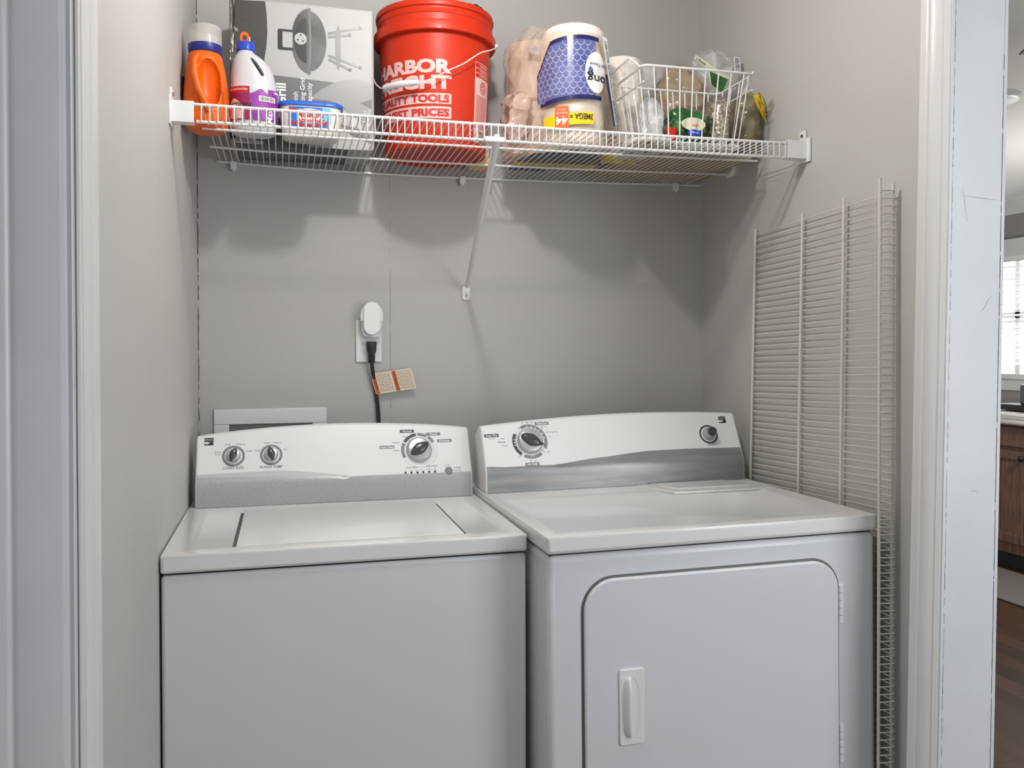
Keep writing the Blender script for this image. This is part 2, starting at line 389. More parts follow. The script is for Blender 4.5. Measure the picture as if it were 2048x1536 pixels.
def dial(parent, fn, cx, cy, R, grip, ang, name='dial', tip=False):
    P = lambda a, b, d=0: fn(cx+a, cy+b, d)
    mxo = P(0, 0, 0); n = (P(0, 0, 1)-mxo).normalized(); u = (P(1, 0, 0)-mxo).normalized(); v = n.cross(u)
    mx = Matrix((u, v, n)).transposed().to_4x4(); mx.translation = mxo
    bm = nb(); lathe(bm, [(R, 0), (R, .004), (R*.96, .008), (R*.86, .012), (R*.8, .0125), (R*.5, .013)], 40, mx=mx)
    d = obj(name, bm, 'knobs', parent)
    bm = nb(); g = grip; a = math.radians(ang); ca, sa = math.cos(a), math.sin(a)
    rings = []
    for h, k in ((.010, 1), (.018, .97), (.024, .86), (.027, .6)):
        ring = []
        for i in range(24):
            t = 2*PI*i/24; x = g*math.cos(t); y = g*.56*math.sin(t)*(1-.25*abs(math.cos(t)))
            x *= k; y *= k; ring.append(bm.verts.new(mx @ Vector((x*ca-y*sa, x*sa+y*ca, h*.78 if g > .022 else h*.8))))
        rings.append(ring)
    for i in range(3):
        for k in range(24): bm.faces.new((rings[i][k], rings[i][(k+1) % 24], rings[i+1][(k+1) % 24], rings[i+1][k]))
    bm.faces.new(rings[0][::-1]); bm.faces.new(rings[-1])
    if tip:
        q = [mx @ Vector((x*ca-y*sa, x*sa+y*ca, .014)) for x, y in ((g*.9, g*.12), (g*.9, -g*.12), (g*1.25, 0))]
        t2 = [mx @ Vector((x*ca-y*sa, x*sa+y*ca, .020)) for x, y in ((g*.9, g*.12), (g*.9, -g*.12), (g*1.25, 0))]
        A = [bm.verts.new(p) for p in q]; B = [bm.verts.new(p) for p in t2]
        bm.faces.new(A[::-1]); bm.faces.new(B)
        for i in range(3): bm.faces.new((A[i], A[(i+1) % 3], B[(i+1) % 3], B[i]))
    obj('dial_grip', bm, 'knob', d, smooth=50)
    return d
def plate(bm, fn, w, h, cx, cy, mi=0, n0=.0, n1=.0009, r=.0015): prism(bm, rrect(w, h, min(r, h/2.2), 3, cx, cy), fn, n0, n1, mi)
def recessed_slab(bm, x0, x1, y0, y1, z0, z1, rx0, rx1, ry0, ry1, dz, sl):
    def ring(a, b, c, d, z): return [bm.verts.new(p) for p in ((a, c, z), (b, c, z), (b, d, z), (a, d, z))]
    A = ring(x0, x1, y0, y1, z0); B = ring(x0, x1, y0, y1, z1); Cc = ring(rx0, rx1, ry0, ry1, z1); D = ring(rx0+sl, rx1-sl, ry0+sl, ry1-sl, z1-dz)
    for P, Q in ((A, B), (B, Cc), (Cc, D)):
        for k in range(4): bm.faces.new((P[k], P[(k+1) % 4], Q[(k+1) % 4], Q[k]))
    bm.faces.new(A[::-1]); bm.faces.new(D)
def badge(bm, fn, cx, cy, s):
    """dark square badge with waves: material 0 dark, 1 light"""
    prism(bm, [(cx-s/2, cy), (cx+s/2, cy), (cx+s/2, cy+s*.42), (cx-s/2, cy+s*.42)], fn, 0, .0008, 0)
    text(bm, 'Kenmore', s*.24, fn, (cx, cy+s*.13), bold=.01, mi=1, n=.0011, width=s*.86)
    w1 = [(cx-s/2+s*i/10, cy-s*.10+s*.09*math.sin(i/10*2*PI)) for i in range(11)]
    w2 = [(cx-s/2+s*i/10, cy-s*.22-s*.11*math.sin(i/10*2*PI)*.8) for i in range(11)]
    prism(bm, [(cx-s/2, cy-s*.03)]+[(cx+s/2, cy-s*.03)]+w1[::-1], fn, 0, .0008, 0)
    prism(bm, [(cx-s/2, cy-s*.46), (cx+s/2, cy-s*.46)]+[(a, b-s*.02) for a, b in w2[::-1]], fn, 0, .0008, 0)

# ---- washing machine
WX, WY, WW, WD, WZ = -.2165, 1.660, .6835, .665, .914
wm = empty('washing_machine', (WX, WY, 0))
tag(wm, 'white top-loading washing machine with three control dials, left of the dryer', 'washing machine')
bm = nb(); box(bm, (.001, .004, .012), (WW-.001, WD-.02, WZ-.037)); obj('cabinet', bm, 'enamelf', wm, bevel=.008, seg=3)
bm = nb(); box(bm, (.008, .010, WZ-.040), (WW-.008, WD-.03, WZ-.030)); obj('seam', bm, 'dark', wm, smooth=0)
bm = nb(); recessed_slab(bm, 0, WW, 0, WD, WZ-.034, WZ, .040, WW-.035, .040, .445, .0055, .010)
obj('top_panel', bm, 'enamel', wm, bevel=.006, seg=3)
bm = nb()
box(bm, (.128, .055, WZ-.0052), (.566, .430, WZ-.0012))
obj('lid', bm, 'enamel', wm, bevel=.0012)
for xa, xb in ((.1205, .1272), (.5668, .5725)):
    bm = nb(); box(bm, (xa, .060, WZ-.0054), (xb, .415, WZ-.0050)); obj('lid_gap', bm, 'dgrey', wm, smooth=0)
arch = lambda u: 1.073+.023*math.sin(PI*min(1, u*1.02+.0))**.9*(1 if u < .5 else .92)+.004*u
cp0 = (.470, WZ, .972)
cw = WW-.026
croot = empty('control_console', (.016, 0, 0)); croot.parent = wm
con, fn = console(croot, cw, cp0, lambda u: 1.076+.020*math.sin(PI*u)**.8+.004*u, .13, .50, name='console_housing', vs=.006)
def wave_w(u): return .026+.004*math.sin(u*5)-(.032*max(0, min(1, (u-.28)/.42))**1.2 if u > .28 else 0)+(.012*max(0, u-.8)/.2 if u > .8 else 0)
band(croot, cw, cp0, .5, wave_w, fn, 'silver', name='silver_band')
bm = nb()                                                # lighter swoosh above the band's left half
for i in range(19):
    u0, u1 = i/30, (i+1)/30
    def hi(u): return wave_w(u)
    def lo(u): return max(.001, wave_w(u)-.018*(1-u)**.7*math.sin(PI*min(1, u*1.0+.12)))
    v = [fn(.004+(cw-.008)*u0*.9, lo(u0*.9), .0014), fn(.004+(cw-.008)*u1*.9, lo(u1*.9), .0014), fn(.004+(cw-.008)*u1*.9, hi(u1*.9), .0014), fn(.004+(cw-.008)*u0*.9, hi(u0*.9), .0014)]
    bm.faces.new([bm.verts.new(p) for p in v])
obj('swoosh', bm, mat('swoosh_print', (196, 196, 196), .4), croot, smooth=0)
OX = WX+.016
def X(x): return x-OX
bm = nb(); badge(bm, fn, X(-.1725), .1085, .021); obj('logo_badge', bm, ['ink', 'ltext'], croot, smooth=0)
PM = ['grey', 'dgrey', 'ltext']
def letters(parent, fnn, off, rows):
    bm = nb()
    for s, sz, x, y, al, bd in rows: text(bm, s, sz, fnn, (off(x), y), bold=bd, n=.0006, align=al)
    obj('lettering', bm, 'dgrey', parent, smooth=0)
for cx in (-.1165, -.0300):
    bm = nb(); ring_strip(bm, .0205, .0262, fn, 0, 360, .0006, 48, cx=X(cx), cy=.070); obj('dial_ring', bm, PM, croot, smooth=0)
bm = nb(); cx, cy = X(.3272), .070
for a0, a1, mi in ((153, 207, 0), (98, 148, 1), (60, 92, 0), (28, 54, 0)):
    ring_strip(bm, .0375, .0455, fn, a0, a1, .0006, 14, mi=mi, cx=cx, cy=cy)
for a0, a1 in ((213, 262), (268, 382)):
    ring_strip(bm, .0450, .0456, fn, a0, a1, .0006, 30, mi=0, cx=cx, cy=cy); ring_strip(bm, .0378, .0383, fn, a0, a1, .0006, 30, mi=0, cx=cx, cy=cy)
obj('dial_ring', bm, PM, croot, smooth=0)
for (x, y, w, mi, s) in ((.2996, .121, .036, 1, 'Normal'), (.3655, .1115, .037, 0, 'Casual'), (.3930, .0930, .037, 0, 'Delicates'), (.2470, .0800, .037, 0, 'Heavy Duty')):
    bm = nb(); plate(bm, fn, w, .0082, X(x), y, mi); text(bm, s, .0072, fn, (X(x), y-.0024), bold=.02, mi=2, n=.0013); obj('cycle_label', bm, PM, croot, smooth=0)
WROWS = (('LOAD SIZE', .0098, -.1165, .0375, 'CENTER', .006), ('WASH TEMP', .0098, -.0300, .0365, 'CENTER', .006),
    ('Extra', .0062, -.1455, .079, 'RIGHT', 0), ('Small', .0062, -.1455, .073, 'RIGHT', 0), ('Small', .0066, -.1300, .0975, 'CENTER', 0), ('Medium', .0066, -.1010, .0975, 'CENTER', 0), ('Large', .0066, -.0875, .080, 'LEFT', 0),
    ('Cold', .0066, -.0570, .080, 'RIGHT', 0), ('Cool', .0066, -.0400, .0990, 'CENTER', 0), ('Warm', .0066, -.0165, .0985, 'CENTER', 0), ('Hot', .0066, -.0010, .081, 'LEFT', 0),
    ('Regular', .0062, .2800, .0900, 'RIGHT', 0), ('Super', .0062, .2780, .0690, 'RIGHT', 0), ('Super', .0062, .2950, .1045, 'CENTER', 0), ('Regular', .0062, .3190, .1105, 'CENTER', 0),
    ('Drain/Spin', .0068, .3060, .0230, 'CENTER', 0), ('Rinse/Spin', .0068, .3560, .0250, 'CENTER', 0),
    ('START', .0068, .4110, .0175, 'LEFT', 0), ('PAUSE', .0068, .4110, .0105, 'LEFT', 0), ('Control', .0036, .3960, .0285, 'CENTER', 0), ('lock/hold', .0036, .3960, .0240, 'CENTER', 0), ('hold 3 sec', .0034, .4110, .0055, 'LEFT', 0),
    ('Fill', .0036, .2892, .0160, 'CENTER', 0), ('Wash', .0036, .3040, .0160, 'CENTER', 0), ('Rinse', .0036, .3187, .0160, 'CENTER', 0), ('Spin', .0036, .3334, .0160, 'CENTER', 0), ('Cycle', .0036, .3481, .0195, 'CENTER', 0), ('complete', .0036, .3481, .0160, 'CENTER', 0), ('Lid', .0036, .3627, .0195, 'CENTER', 0), ('locked', .0036, .3627, .0160, 'CENTER', 0))
for test in (lambda x, y: x < -.072, lambda x, y: -.072 <= x < .1, lambda x, y: x > .1 and y > .02 and not .39 < x < .42, lambda x, y: x > .38 and (y < .02 or .39 < x < .42) , lambda x, y: .28 < x < .37 and y < .02):
    letters(croot, fn, X, [q for q in WROWS if test(q[2], q[3])])
for i in range(6):
    bm = nb(); prism(bm, arc(0.0001, .0026, 0, 359, 14, X(.2892+.0147*i), .0115), fn, .0, .0018); obj('indicator_light', bm, 'ink', croot)
dial(croot, fn, X(-.1165), .070, .0165, .0165, 68); dial(croot, fn, X(-.0300), .070, .0165, .0165, 105)
dial(croot, fn, X(.3272), .070, .0325, .0275, 33)
bm = nb()
Pp = lambda a, b, d=0: fn(X(.3975)+a, .0125+b, d)
prism(bm, arc(.0001, .0095, 0, 359, 24), Pp, 0, .003); prism(bm, arc(.0001, .0085, 0, 359, 24), Pp, .003, .0038); obj('start_button', bm, 'grey', croot)

# ---- dryer
DX, DY, DW, DD, DZ = .4815, 1.556, .7245, .70, .9285
dr = empty('clothes_dryer', (DX, DY, 0), math.radians(.5), math.radians(-.45))
tag(dr, 'white front-loading clothes dryer with one big dial, right of the washing machine', 'dryer')
bm = nb(); box(bm, (.003, .0, .012), (DW-.003, DD-.02, DZ-.036)); obj('cabinet', bm, 'enamelf', dr, bevel=.013, seg=4)
bm = nb(); box(bm, (.010, .010, DZ-.040), (DW-.010, DD-.04, DZ-.030)); obj('seam', bm, 'dark', dr, smooth=0)
bm = nb(); recessed_slab(bm, 0, DW, -.004, DD, DZ-.033, DZ, .030, DW-.045, .035, .430, .0045, .009)
obj('top_panel', bm, 'enamel', dr, bevel=.008, seg=4)
bm = nb()                                                # raised lint-screen cover behind the recess on the right
prism(bm, [(.40, .505), (.445, .375), (.70, .365), (.665, .505)], lambda u, v, n: Vector((u, v, n)), DZ-.004, DZ+.002)
prism(bm, [(.435, .50), (.465, .410), (.665, .405), (.64, .50)], lambda u, v, n: Vector((u, v, n)), DZ+.001, DZ+.0045)
obj('lint_screen_cover', bm, 'enamel', dr, bevel=.0018)
dcp = (.508, DZ, .988); dw2 = DW-.018
dcr = empty('control_console', (.006, 0, 0)); dcr.parent = dr
con2, fd = console(dcr, dw2, dcp, lambda u: 1.083+.026*math.sin(PI*(u*.72+.06))**.9-.0*u, .13, .50, name='console_housing', vs=.0095)
def wave_d(u):
    pts = [(0, .0155), (.12, .0100), (.24, .012), (.42, .026), (.62, .038), (.8, .039), (1, .036)]
    for (a, va), (b, vb) in zip(pts, pts[1:]):
        if a <= u <= b:
            t = (u-a)/(b-a); t = t*t*(3-2*t)*.4+t*.6; return va+(vb-va)*t
band(dcr, dw2, dcp, .5, wave_d, fd, 'silver2', name='silver_band')
D0 = DX-.001
def XD(x): return x-D0
bm = nb(); badge(bm, fd, XD(1.149), .117, .021); obj('logo_badge', bm, ['ink', 'ltext'], dcr, smooth=0)
bm = nb(); ring_strip(bm, .0215, .0265, fd, 0, 360, .0006, 48, mi=1, cx=XD(1.099), cy=.0765); obj('button_ring', bm, PM, dcr, smooth=0)
bm = nb(); cx, cy = XD(.6035), .077
for a0, a1, mi in ((150, 232, 1), (-28, 118, 0), (242, 308, 0)): ring_strip(bm, .0375, .0460, fd, a0, a1, .0006, 24, mi=mi, cx=cx, cy=cy)
for a in (95, 78, 62, 46, 30, 12, 172, 182, 192, 268, 278): ring_strip(bm, .036, .0425, fd, a-1.3, a+1.3, .0009, 2, mi=2, cx=cx, cy=cy)
obj('dial_ring', bm, PM, dcr, smooth=0)
for (x, y, w, mi, s) in ((.5060, .0960, .037, 1, 'Auto Dry'), (.6410, .1240, .037, 0, 'Time Dry'), (.6015, .0170, .037, 0, 'Air Only')):
    bm = nb(); plate(bm, fd, w, .0085, XD(x), y, mi); text(bm, s, .0075, fd, (XD(x), y-.0025), bold=.02, mi=2, n=.0013); obj('cycle_label', bm, PM, dcr, smooth=0)
DROWS = (('Less', .006, .5385, .0855, 'RIGHT', 0), ('Normal', .0066, .5400, .0760, 'RIGHT', .012), ('More', .006, .5440, .0660, 'RIGHT', 0), ('Low Heat', .0042, .5060, .0865, 'CENTER', 0), ('High Heat', .0042, .6450, .1145, 'CENTER', 0),
    ('70', .006, .5900, .1250, 'CENTER', 0), ('60', .006, .6020, .1260, 'CENTER', 0), ('50', .006, .6150, .1245, 'CENTER', 0), ('40', .006, .6290, .1190, 'CENTER', 0), ('30', .006, .6410, .1090, 'CENTER', 0), ('20 Touch Up', .006, .6490, .0980, 'LEFT', 0), ('10', .006, .6540, .0860, 'LEFT', 0),
    ('OFF', .0052, .5800, .1110, 'CENTER', 0), ('OFF', .0052, .5740, .0380, 'CENTER', 0), ('OFF', .0052, .6480, .0450, 'CENTER', 0), ('10', .006, .5990, .0230, 'CENTER', 0), ('20', .006, .6110, .0235, 'CENTER', 0), ('START', .0088, 1.1030, .0440, 'CENTER', .006))
letters(dcr, fd, XD, DROWS[:-1]); letters(dcr, fd, XD, DROWS[-1:])
dial(dcr, fd, cx, cy, .0335, .029, -28, tip=True)
P0 = fd(XD(1.099), .0765, 0); n = (fd(0, 0, 1)-fd(0, 0, 0)).normalized(); u = Vector((1, 0, 0)); v = n.cross(u)
mx = Matrix((u, v, n)).transposed().to_4x4(); mx.translation = P0
bm = nb(); lathe(bm, [(.0175, 0), (.0175, .004), (.0165, .010), (.0140, .016), (.0140, .020)], 36, mx=mx); sb = obj('start_button', bm, 'knobs', dcr)
bm = nb(); lathe(bm, [(.0118, .020), (.0115, .0275), (.0105, .0290)], 32, mx=mx); obj('button_cap', bm, 'knob', sb)
# door with rounded corners, sunk surround, handle and hinges
def fdoor(a, b, d=0): return Vector((a, -d, b))
dx0, dx1, dzb, dzt = .072, .6265, .15, .8435
def door_poly(g, r=.062):
    w, h = dx1-dx0+2*g, dzt-dzb+2*g
    return rrect(w, h, r, 10, (dx0+dx1)/2, (dzb+dzt)/2)
bm = nb(); prism(bm, door_poly(.0050, .066), fdoor, -.002, .0004); obj('door_surround', bm, 'card_m', dr, smooth=0)
dd_ = nb(); prism(dd_, door_poly(0), fdoor, -.002, .0085); door = obj('door', dd_, 'enamelf', dr, bevel=.004, seg=3)
hx, hz = .1655, .5955
bm = nb(); prism(bm, rrect(.052, .146, .006, 4, hx, hz), fdoor, .008, .0125)
h = obj('door_handle', bm, 'plast', door, bevel=.0015)
# scooped pull: rounded lip on the left, hollow to its right
bm = nb(); nx, nz = 36, 44; G = []
for j in range(nz+1):
    v = -1+2*j/nz; c = max(0, 1-abs(v)**2.6)**.5; row = []
    x0, x1 = -.0165*(c**.45), .0165*c+.0008
    for i in range(nx+1):
        x = x0+(x1-x0)*i/nx; xl = -.0030
        if x < xl: t = max(0, min(1, (x-x0)/max(1e-5, (xl-x0)*.75))); d = .0135*math.sin(t*PI/2)**.8*c**.6
        elif x < xl+.0022: d = .0135*c**.6*(1-(x-xl)/.0022)+.0004
        else: t = (x-xl-.0022)/max(1e-5, x1-xl-.0022); d = .0004+.0030*max(0, min(1, t))**3*c
        row.append(bm.verts.new(fdoor(hx-.002+x, hz+v*.0585, .0124+d)))
    G.append(row)
for j in range(nz):
    for i in range(nx): bm.faces.new((G[j][i], G[j][i+1], G[j+1][i+1], G[j+1][i]))
bmesh.ops.remove_doubles(bm, verts=bm.verts, dist=1e-6)
obj('grip_scoop', bm, 'plast', h, smooth=50)
for hz0 in (.712, .424):
    bm = nb()
    for j in range(5):
        tube(bm, [(dx1+.0055, -.006, hz0+.0155*j+.0006), (dx1+.0055, -.006, hz0+.0155*(j+1)-.0006)], .0044, 12)
    box(bm, (dx1+.004, -.002, hz0), (dx1+.016, .002, hz0+.0775))
    obj('hinge', bm, 'plast', dr)

# ------------------------------------------------------------------ wire shelf across the closet
ZS = 1.7795
def sag(x, y):
    t = max(0, min(1, (x+.17)/1.37)); b = max(0, min(1, (y-1.871)/.53))
    return -(b*.0125*math.sin(PI*t**.8))-.002*t-.002*(1-b)*math.sin(PI*t)
sh = empty('wire_shelf', (.5, 2.13, ZS)); sh.rotation_euler = (0, 0, 0)
tag(sh, 'white wire shelf running wall to wall above the washer and dryer', 'shelf')
def S(x, y, z): return Vector((x-.5, y-2.13, z+sag(x, y)))
RR = .0034
for y, z, x0, x1 in ((1.871, 0, -.176, 1.193), (1.871, -.0345, -.168, 1.180), (2.050, -.0045, -.172, 1.205), (2.232, -.0045, -.170, 1.218), (2.402, -.0045, -.166, 1.222)):
    bm = nb(); tube(bm, [S(x0+(x1-x0)*i/24, y, z) for i in range(25)], RR*(.85 if y > 2 else 1), 10); obj('rod', bm, 'coat', sh)
bm = nb(); x = -.158
while x < 1.185:
    pts = [S(x, y, 0) for y in (2.404, 2.232, 2.050, 1.92, 1.874)]
    pts[0:4] = [S(x, y, -.0006) for y in (2.404, 2.232, 2.050, 1.92)]
    pts[4] = S(x, 1.869, .0006)
    pts += [S(x, 1.8655, -.004), S(x, 1.8655, -.030), S(x, 1.8665, -.0345)]
    tube(bm, pts, .00135, 6); x += .01585
obj('cross_wires', bm, 'coat', sh)
# end brackets
for sgn, xw, xe in ((-1, -.2184, -.172), (1, 1.2330, 1.178)):
    xa, xb = sorted((xe, xw)); bm = nb()
    box(bm, (xa-.5, 1.862-2.13, -.0365), (xb-.5, 1.8635-2.13, .0035)); box(bm, (xa-.5, 1.862-2.13, .0020), (xb-.5, 1.895-2.13, .0045)); box(bm, (xa-.5, 1.862-2.13, -.0385), (xb-.5, 1.890-2.13, -.0355))
    w0, w1 = (xw, xw+.004) if sgn < 0 else (xw-.004, xw)
    box(bm, (w0-.5, 1.850-2.13, -.046), (w1-.5, 1.905-2.13, .012)); box(bm, (w0-.5, 1.868-2.13, .010), (w1-.5, 1.892-2.13, .032))
    br = obj('end_bracket', bm, 'plast', sh, bevel=.0014)
    bm = nb(); xs = w1 if sgn < 0 else w0
    tube(bm, [(xs-.5, 1.880-2.13, .020), (xs-.5-sgn*.003, 1.880-2.13, .020)], .0042, 12); obj('screw', bm, 'metal', br)
# support brace
bm = nb(); a = Vector((.4575-.5, 1.868-2.13, -.036)); b = Vector((.498-.5, 2.399-2.13, -.332))
pts = [a+(b-a)*t for t in (0, .5, .97)]; tube(bm, [a+Vector((0, -.002, .012))]+pts, [.006, .0082, .0075, .0062], 12)
br = obj('support_brace', bm, 'coat', sh)
bm = nb(); box(bm, (.430-.5, 1.862-2.13, -.042), (.475-.5, 1.876-2.13, -.030)); obj('brace_clip', bm, 'plast', br, bevel=.002)
bm = nb(); prism(bm, rrect(.0215, .040, .007, 5, .4985-.5, 0), lambda u, v, n: Vector((u, 2.4085-2.13-n, v-.3405)), 0, .005); ft = obj('wall_foot', bm, 'plast', br, bevel=.0012)
bm = nb(); tube(bm, [(.4985-.5, 2.404-2.13, -.348), (.4985-.5, 2.401-2.13, -.348)], .0036, 12); obj('screw', bm, 'metal', ft)
for x in (-.124, .488, 1.138):
    bm = nb(); box(bm, (x-.008-.5, 2.392-2.13, -.022+sag(x, 2.4)), (x+.008-.5, 2.408-2.13, -.001+sag(x, 2.4))); tube(bm, [(x-.5, 2.397-2.13, -.012+sag(x, 2.4)), (x-.5, 2.397-2.13, -.027+sag(x, 2.4))], .0045, 8)
    obj('wall_clip', bm, 'plast', sh, bevel=.001)

# ------------------------------------------------------------------ second wire shelf leaning on right wall
ws = empty('wire_rack', (1.205, 1.80, .02))
tag(ws, 'spare white wire shelf stood on end against the right wall beside the dryer', 'shelf')
def Wp(x, y, z): return Vector((x-1.205, y-1.80, z-.02))
rods = [(2.084, 2.144, 1.600), (1.867, 1.907, 1.610), (1.705, 1.733, 1.620), (1.541, 1.546, 1.622)]
for yt, yb, zt in rods:
    bm = nb(); tube(bm, [Wp(1.2205, yt, zt), Wp(1.2205, yb, .02)], .0033, 10); obj('rod', bm, 'coat2', ws)
bm = nb(); tube(bm, [Wp(1.1905, 1.5440, 1.634), Wp(1.1905, 1.5450, .02)], .0034, 10); obj('lip_rod', bm, 'coat2', ws)
bm = nb(); z = 1.606
while z > .05:
    t = (1.6-z)/1.58; yb = 2.084+.060*t
    tube(bm, [Wp(1.2245, yb+.003, z-.020), Wp(1.2245, 1.70, z-.0045), Wp(1.2245, 1.546, z), Wp(1.2225, 1.5385, z+.0008), Wp(1.2180, 1.5372, z+.001), Wp(1.1900, 1.5400, z+.001)], .0013, 6)
    z -= .0158
obj('cross_wires', bm, 'coat2', ws)

# ------------------------------------------------------------------ things on the shelf
ZT = ZS+.0015
def superblob(bm, c, s, p=2.6, amp=.006, freq=18, seed=0, nu=40, nv=24, flat=True, mi=0, taper=0):
    rows = []; off = Vector((seed*7.3, seed*3.1, seed*1.7))
    for j in range(nv+1):
        ph = -PI/2+PI*j/nv; row = []
        for i in range(nu):
            th = 2*PI*i/nu
            e = 2/p
            def sp(f, a): v = f(a); return math.copysign(abs(v)**e, v)
            x = s[0]*sp(math.cos, ph)*sp(math.cos, th); y = s[1]*sp(math.cos, ph)*sp(math.sin, th); z = s[2]*sp(math.sin, ph)
            k = 1-taper*(z/s[2]+1)/2; x *= k; y *= k
            q = Vector((x, y, z))
            nn = Vector((x/s[0]**2, y/s[1]**2, z/s[2]**2)); nn = nn.normalized() if nn.length > 0 else Vector((0, 0, 1))
            d = noise.fractal(q*freq+off, .8, 2.2, 3)*amp*1.6+abs(noise.noise(q*freq*.6-off))*amp*1.5
            q = q+nn*d
            if flat and q.z < -s[2]*.93: q.z = -s[2]*.93-.0001*(q.z < -s[2])
            row.append(bm.verts.new(Vector(c)+q))
        rows.append(row)
    for j in range(nv):
        for i in range(nu):
            bm.faces.new((rows[j][i], rows[j][(i+1) % nu], rows[j+1][(i+1) % nu], rows[j+1][i])).material_index = mi
    bmesh.ops.remove_doubles(bm, verts=bm.verts, dist=1e-5)
def loft(bm, secs, seg=32, p=2.0, mi=0):
    """secs: (cx,cy,z,rx,ry[,p])"""
    rings = []
    for s in secs:
        e = 2/(s[5] if len(s) > 5 else p)
        rings.append([bm.verts.new((s[0]+s[3]*math.copysign(abs(math.cos(2*PI*k/seg))**e, math.cos(2*PI*k/seg)), s[1]+s[4]*math.copysign(abs(math.sin(2*PI*k/seg))**e, math.sin(2*PI*k/seg)), s[2])) for k in range(seg)])
    for i in range(len(rings)-1):
        for k in range(seg): bm.faces.new((rings[i][k], rings[i][(k+1) % seg], rings[i+1][(k+1) % seg], rings[i+1][k])).material_index = mi
    bm.faces.new(rings[0][::-1]).material_index = mi; bm.faces.new(rings[-1]).material_index = mi

# orange detergent bottle
ob = empty('detergent_bottle', (-.1655, 2.085, ZT-.006), math.radians(-8))
tag(ob, 'orange detergent bottle with clear measuring cap against the left wall', 'bottle')
bm = nb()
loft(bm, [(0, 0, .000, .030, .040, 3), (0, 0, .003, .040, .050, 3), (0, 0, .012, .0455, .055, 3), (0, 0, .06, .0470, .057, 2.8), (0, 0, .10, .0460, .055, 2.6), (-.001, 0, .135, .0430, .050), (-.002, 0, .160, .0385, .042), (-.002, 0, .172, .036, .037), (-.002, 0, .176, .033, .034)], 40)
body = obj('bottle_body', bm, 'orange', ob, smooth=60, sub=1)
cut = nb(); superblob(cut, (.017, -.050, .100), (.026, .030, .056), 2.4, 0, 1, flat=False, nu=24, nv=16)
co = obj('cutter', cut, 'orange', ob); bo = body.modifiers.new('c', 'BOOLEAN'); bo.object = co; bo.operation = 'DIFFERENCE'; bo.solver = 'EXACT'
dg = bpy.context.evaluated_depsgraph_get(); me = bpy.data.meshes.new_from_object(body.evaluated_get(dg)); body.modifiers.clear(); body.data = me; bpy.data.objects.remove(co)
bm = nb(); tube(bm, [(-.006, -.048, .160), (-.012, -.0560, .145), (-.012, -.0605, .115), (-.003, -.062, .080), (.010, -.060, .052), (.018, -.056, .035)], [.006, .0075, .0080, .0085, .0085, .006], 14)
obj('grip', bm, 'orange', ob, smooth=60)
bm = nb(); lathe(bm, [(.0340, .174), (.0355, .176), (.0365, .186), (.0365, .193), (.033, .195)], 40, c=(-.002, 0, 0)); obj('collar', bm, 'navy', ob)
bm = nb(); lathe(bm, [(.0365, .190), (.0360, .231), (.034, .235), (.001, .236)], 40, c=(-.002, 0, 0), cap=False); lathe(bm, [(.028, .195), (.026, .214), (.012, .222), (.001, .223)], 30, c=(-.002, 0, 0), cap=False); obj('measuring_cap', bm, 'capfilm', ob, smooth=50)
bm = nb()
for i in range(8): tube(bm, [(.031+.0015*i*.2, -.0495+.001*i*.3, .088-.0048*i), (.0445, -.030, .080-.0048*i)], .0005, 5)
obj('measuring_lines', bm, M['brown'], ob)
bm = nb(); prism(bm, rrect(.060, .09, .008, 4, 0, .075), lambda u, v, n: Vector((-.0465-n, u*.8, v)), 0, .0012); obj('label', bm, 'navy', ob)

# white bottle, blue cap
wb = empty('stain_remover_bottle', (-.0640, 2.125, ZT), math.radians(4))
tag(wb, 'white plastic bottle with ribbed blue cap and purple label, in front of the grill box', 'bottle')
bm = nb()
loft(bm, [(0, 0, 0, .038, .030, 2.6), (0, 0, .003, .047, .037, 2.6), (0, 0, .012, .0525, .042, 2.5), (0, 0, .098, .0535, .043, 2.4), (0, 0, .104, .0530, .0425, 2.4), (0, 0, .110, .0515, .0405, 2.4), (-.001, 0, .118, .0515, .040, 2.3), (-.002, 0, .140, .0490, .038), (-.005, 0, .160, .0440, .034), (-.010, 0, .176, .0350, .028), (-.015, 0, .187, .0230, .020), (-.017, 0, .192, .0165, .0165), (-.017, 0, .202, .0165, .0165)], 40)
body = obj('bottle_body', bm, 'whitep', wb, smooth=60, sub=1)
cut = nb()
ca = [Vector((.006, 0, .180)), Vector((.014, 0, .160)), Vector((.020, 0, .140)), Vector((.024, 0, .126))]
tube(cut, [(p.x, p.y-.06, p.z) for p in (ca[0],)]+[(ca[0].x, .06, ca[0].z)], .0001, 4)
cut.free(); cut = nb()
poly = [(-.008, .174), (-.004, .174), (.006, .164), (.017, .147), (.022, .136), (.020, .131), (.015, .132), (.004, .150), (-.005, .165)]
prism(cut, poly, lambda u, v, n: Vector((u, n, v)), -.07, .07)
co = obj('cutter', cut, 'whitep', wb); bo = body.modifiers.new('c', 'BOOLEAN'); bo.object = co; bo.operation = 'DIFFERENCE'; bo.solver = 'EXACT'
dg = bpy.context.evaluated_depsgraph_get(); me = bpy.data.meshes.new_from_object(body.evaluated_get(dg)); body.modifiers.clear(); body.data = me; bpy.data.objects.remove(co)
for p in me.polygons: p.use_smooth = True
me.set_sharp_from_angle(angle=math.radians(50))
bm = nb(); lathe(bm, [(.0165, .194), (.0200, .196), (.0200, .212), (.0185, .2145), (.006, .215)], 40, c=(-.017, 0, 0))
for k in range(30):
    a = 2*PI*k/30; tube(bm, [(-.017+.0201*math.cos(a), .0201*math.sin(a), .197), (-.017+.0201*math.cos(a), .0201*math.sin(a), .211)], .0008, 4)
obj('cap', bm, 'blue', wb)
bm = nb(); tube(bm, [(-.008, .006, .212), (-.008, .006, .232)], .0013, 6); obj('cap_stem', bm, 'plast', wb)
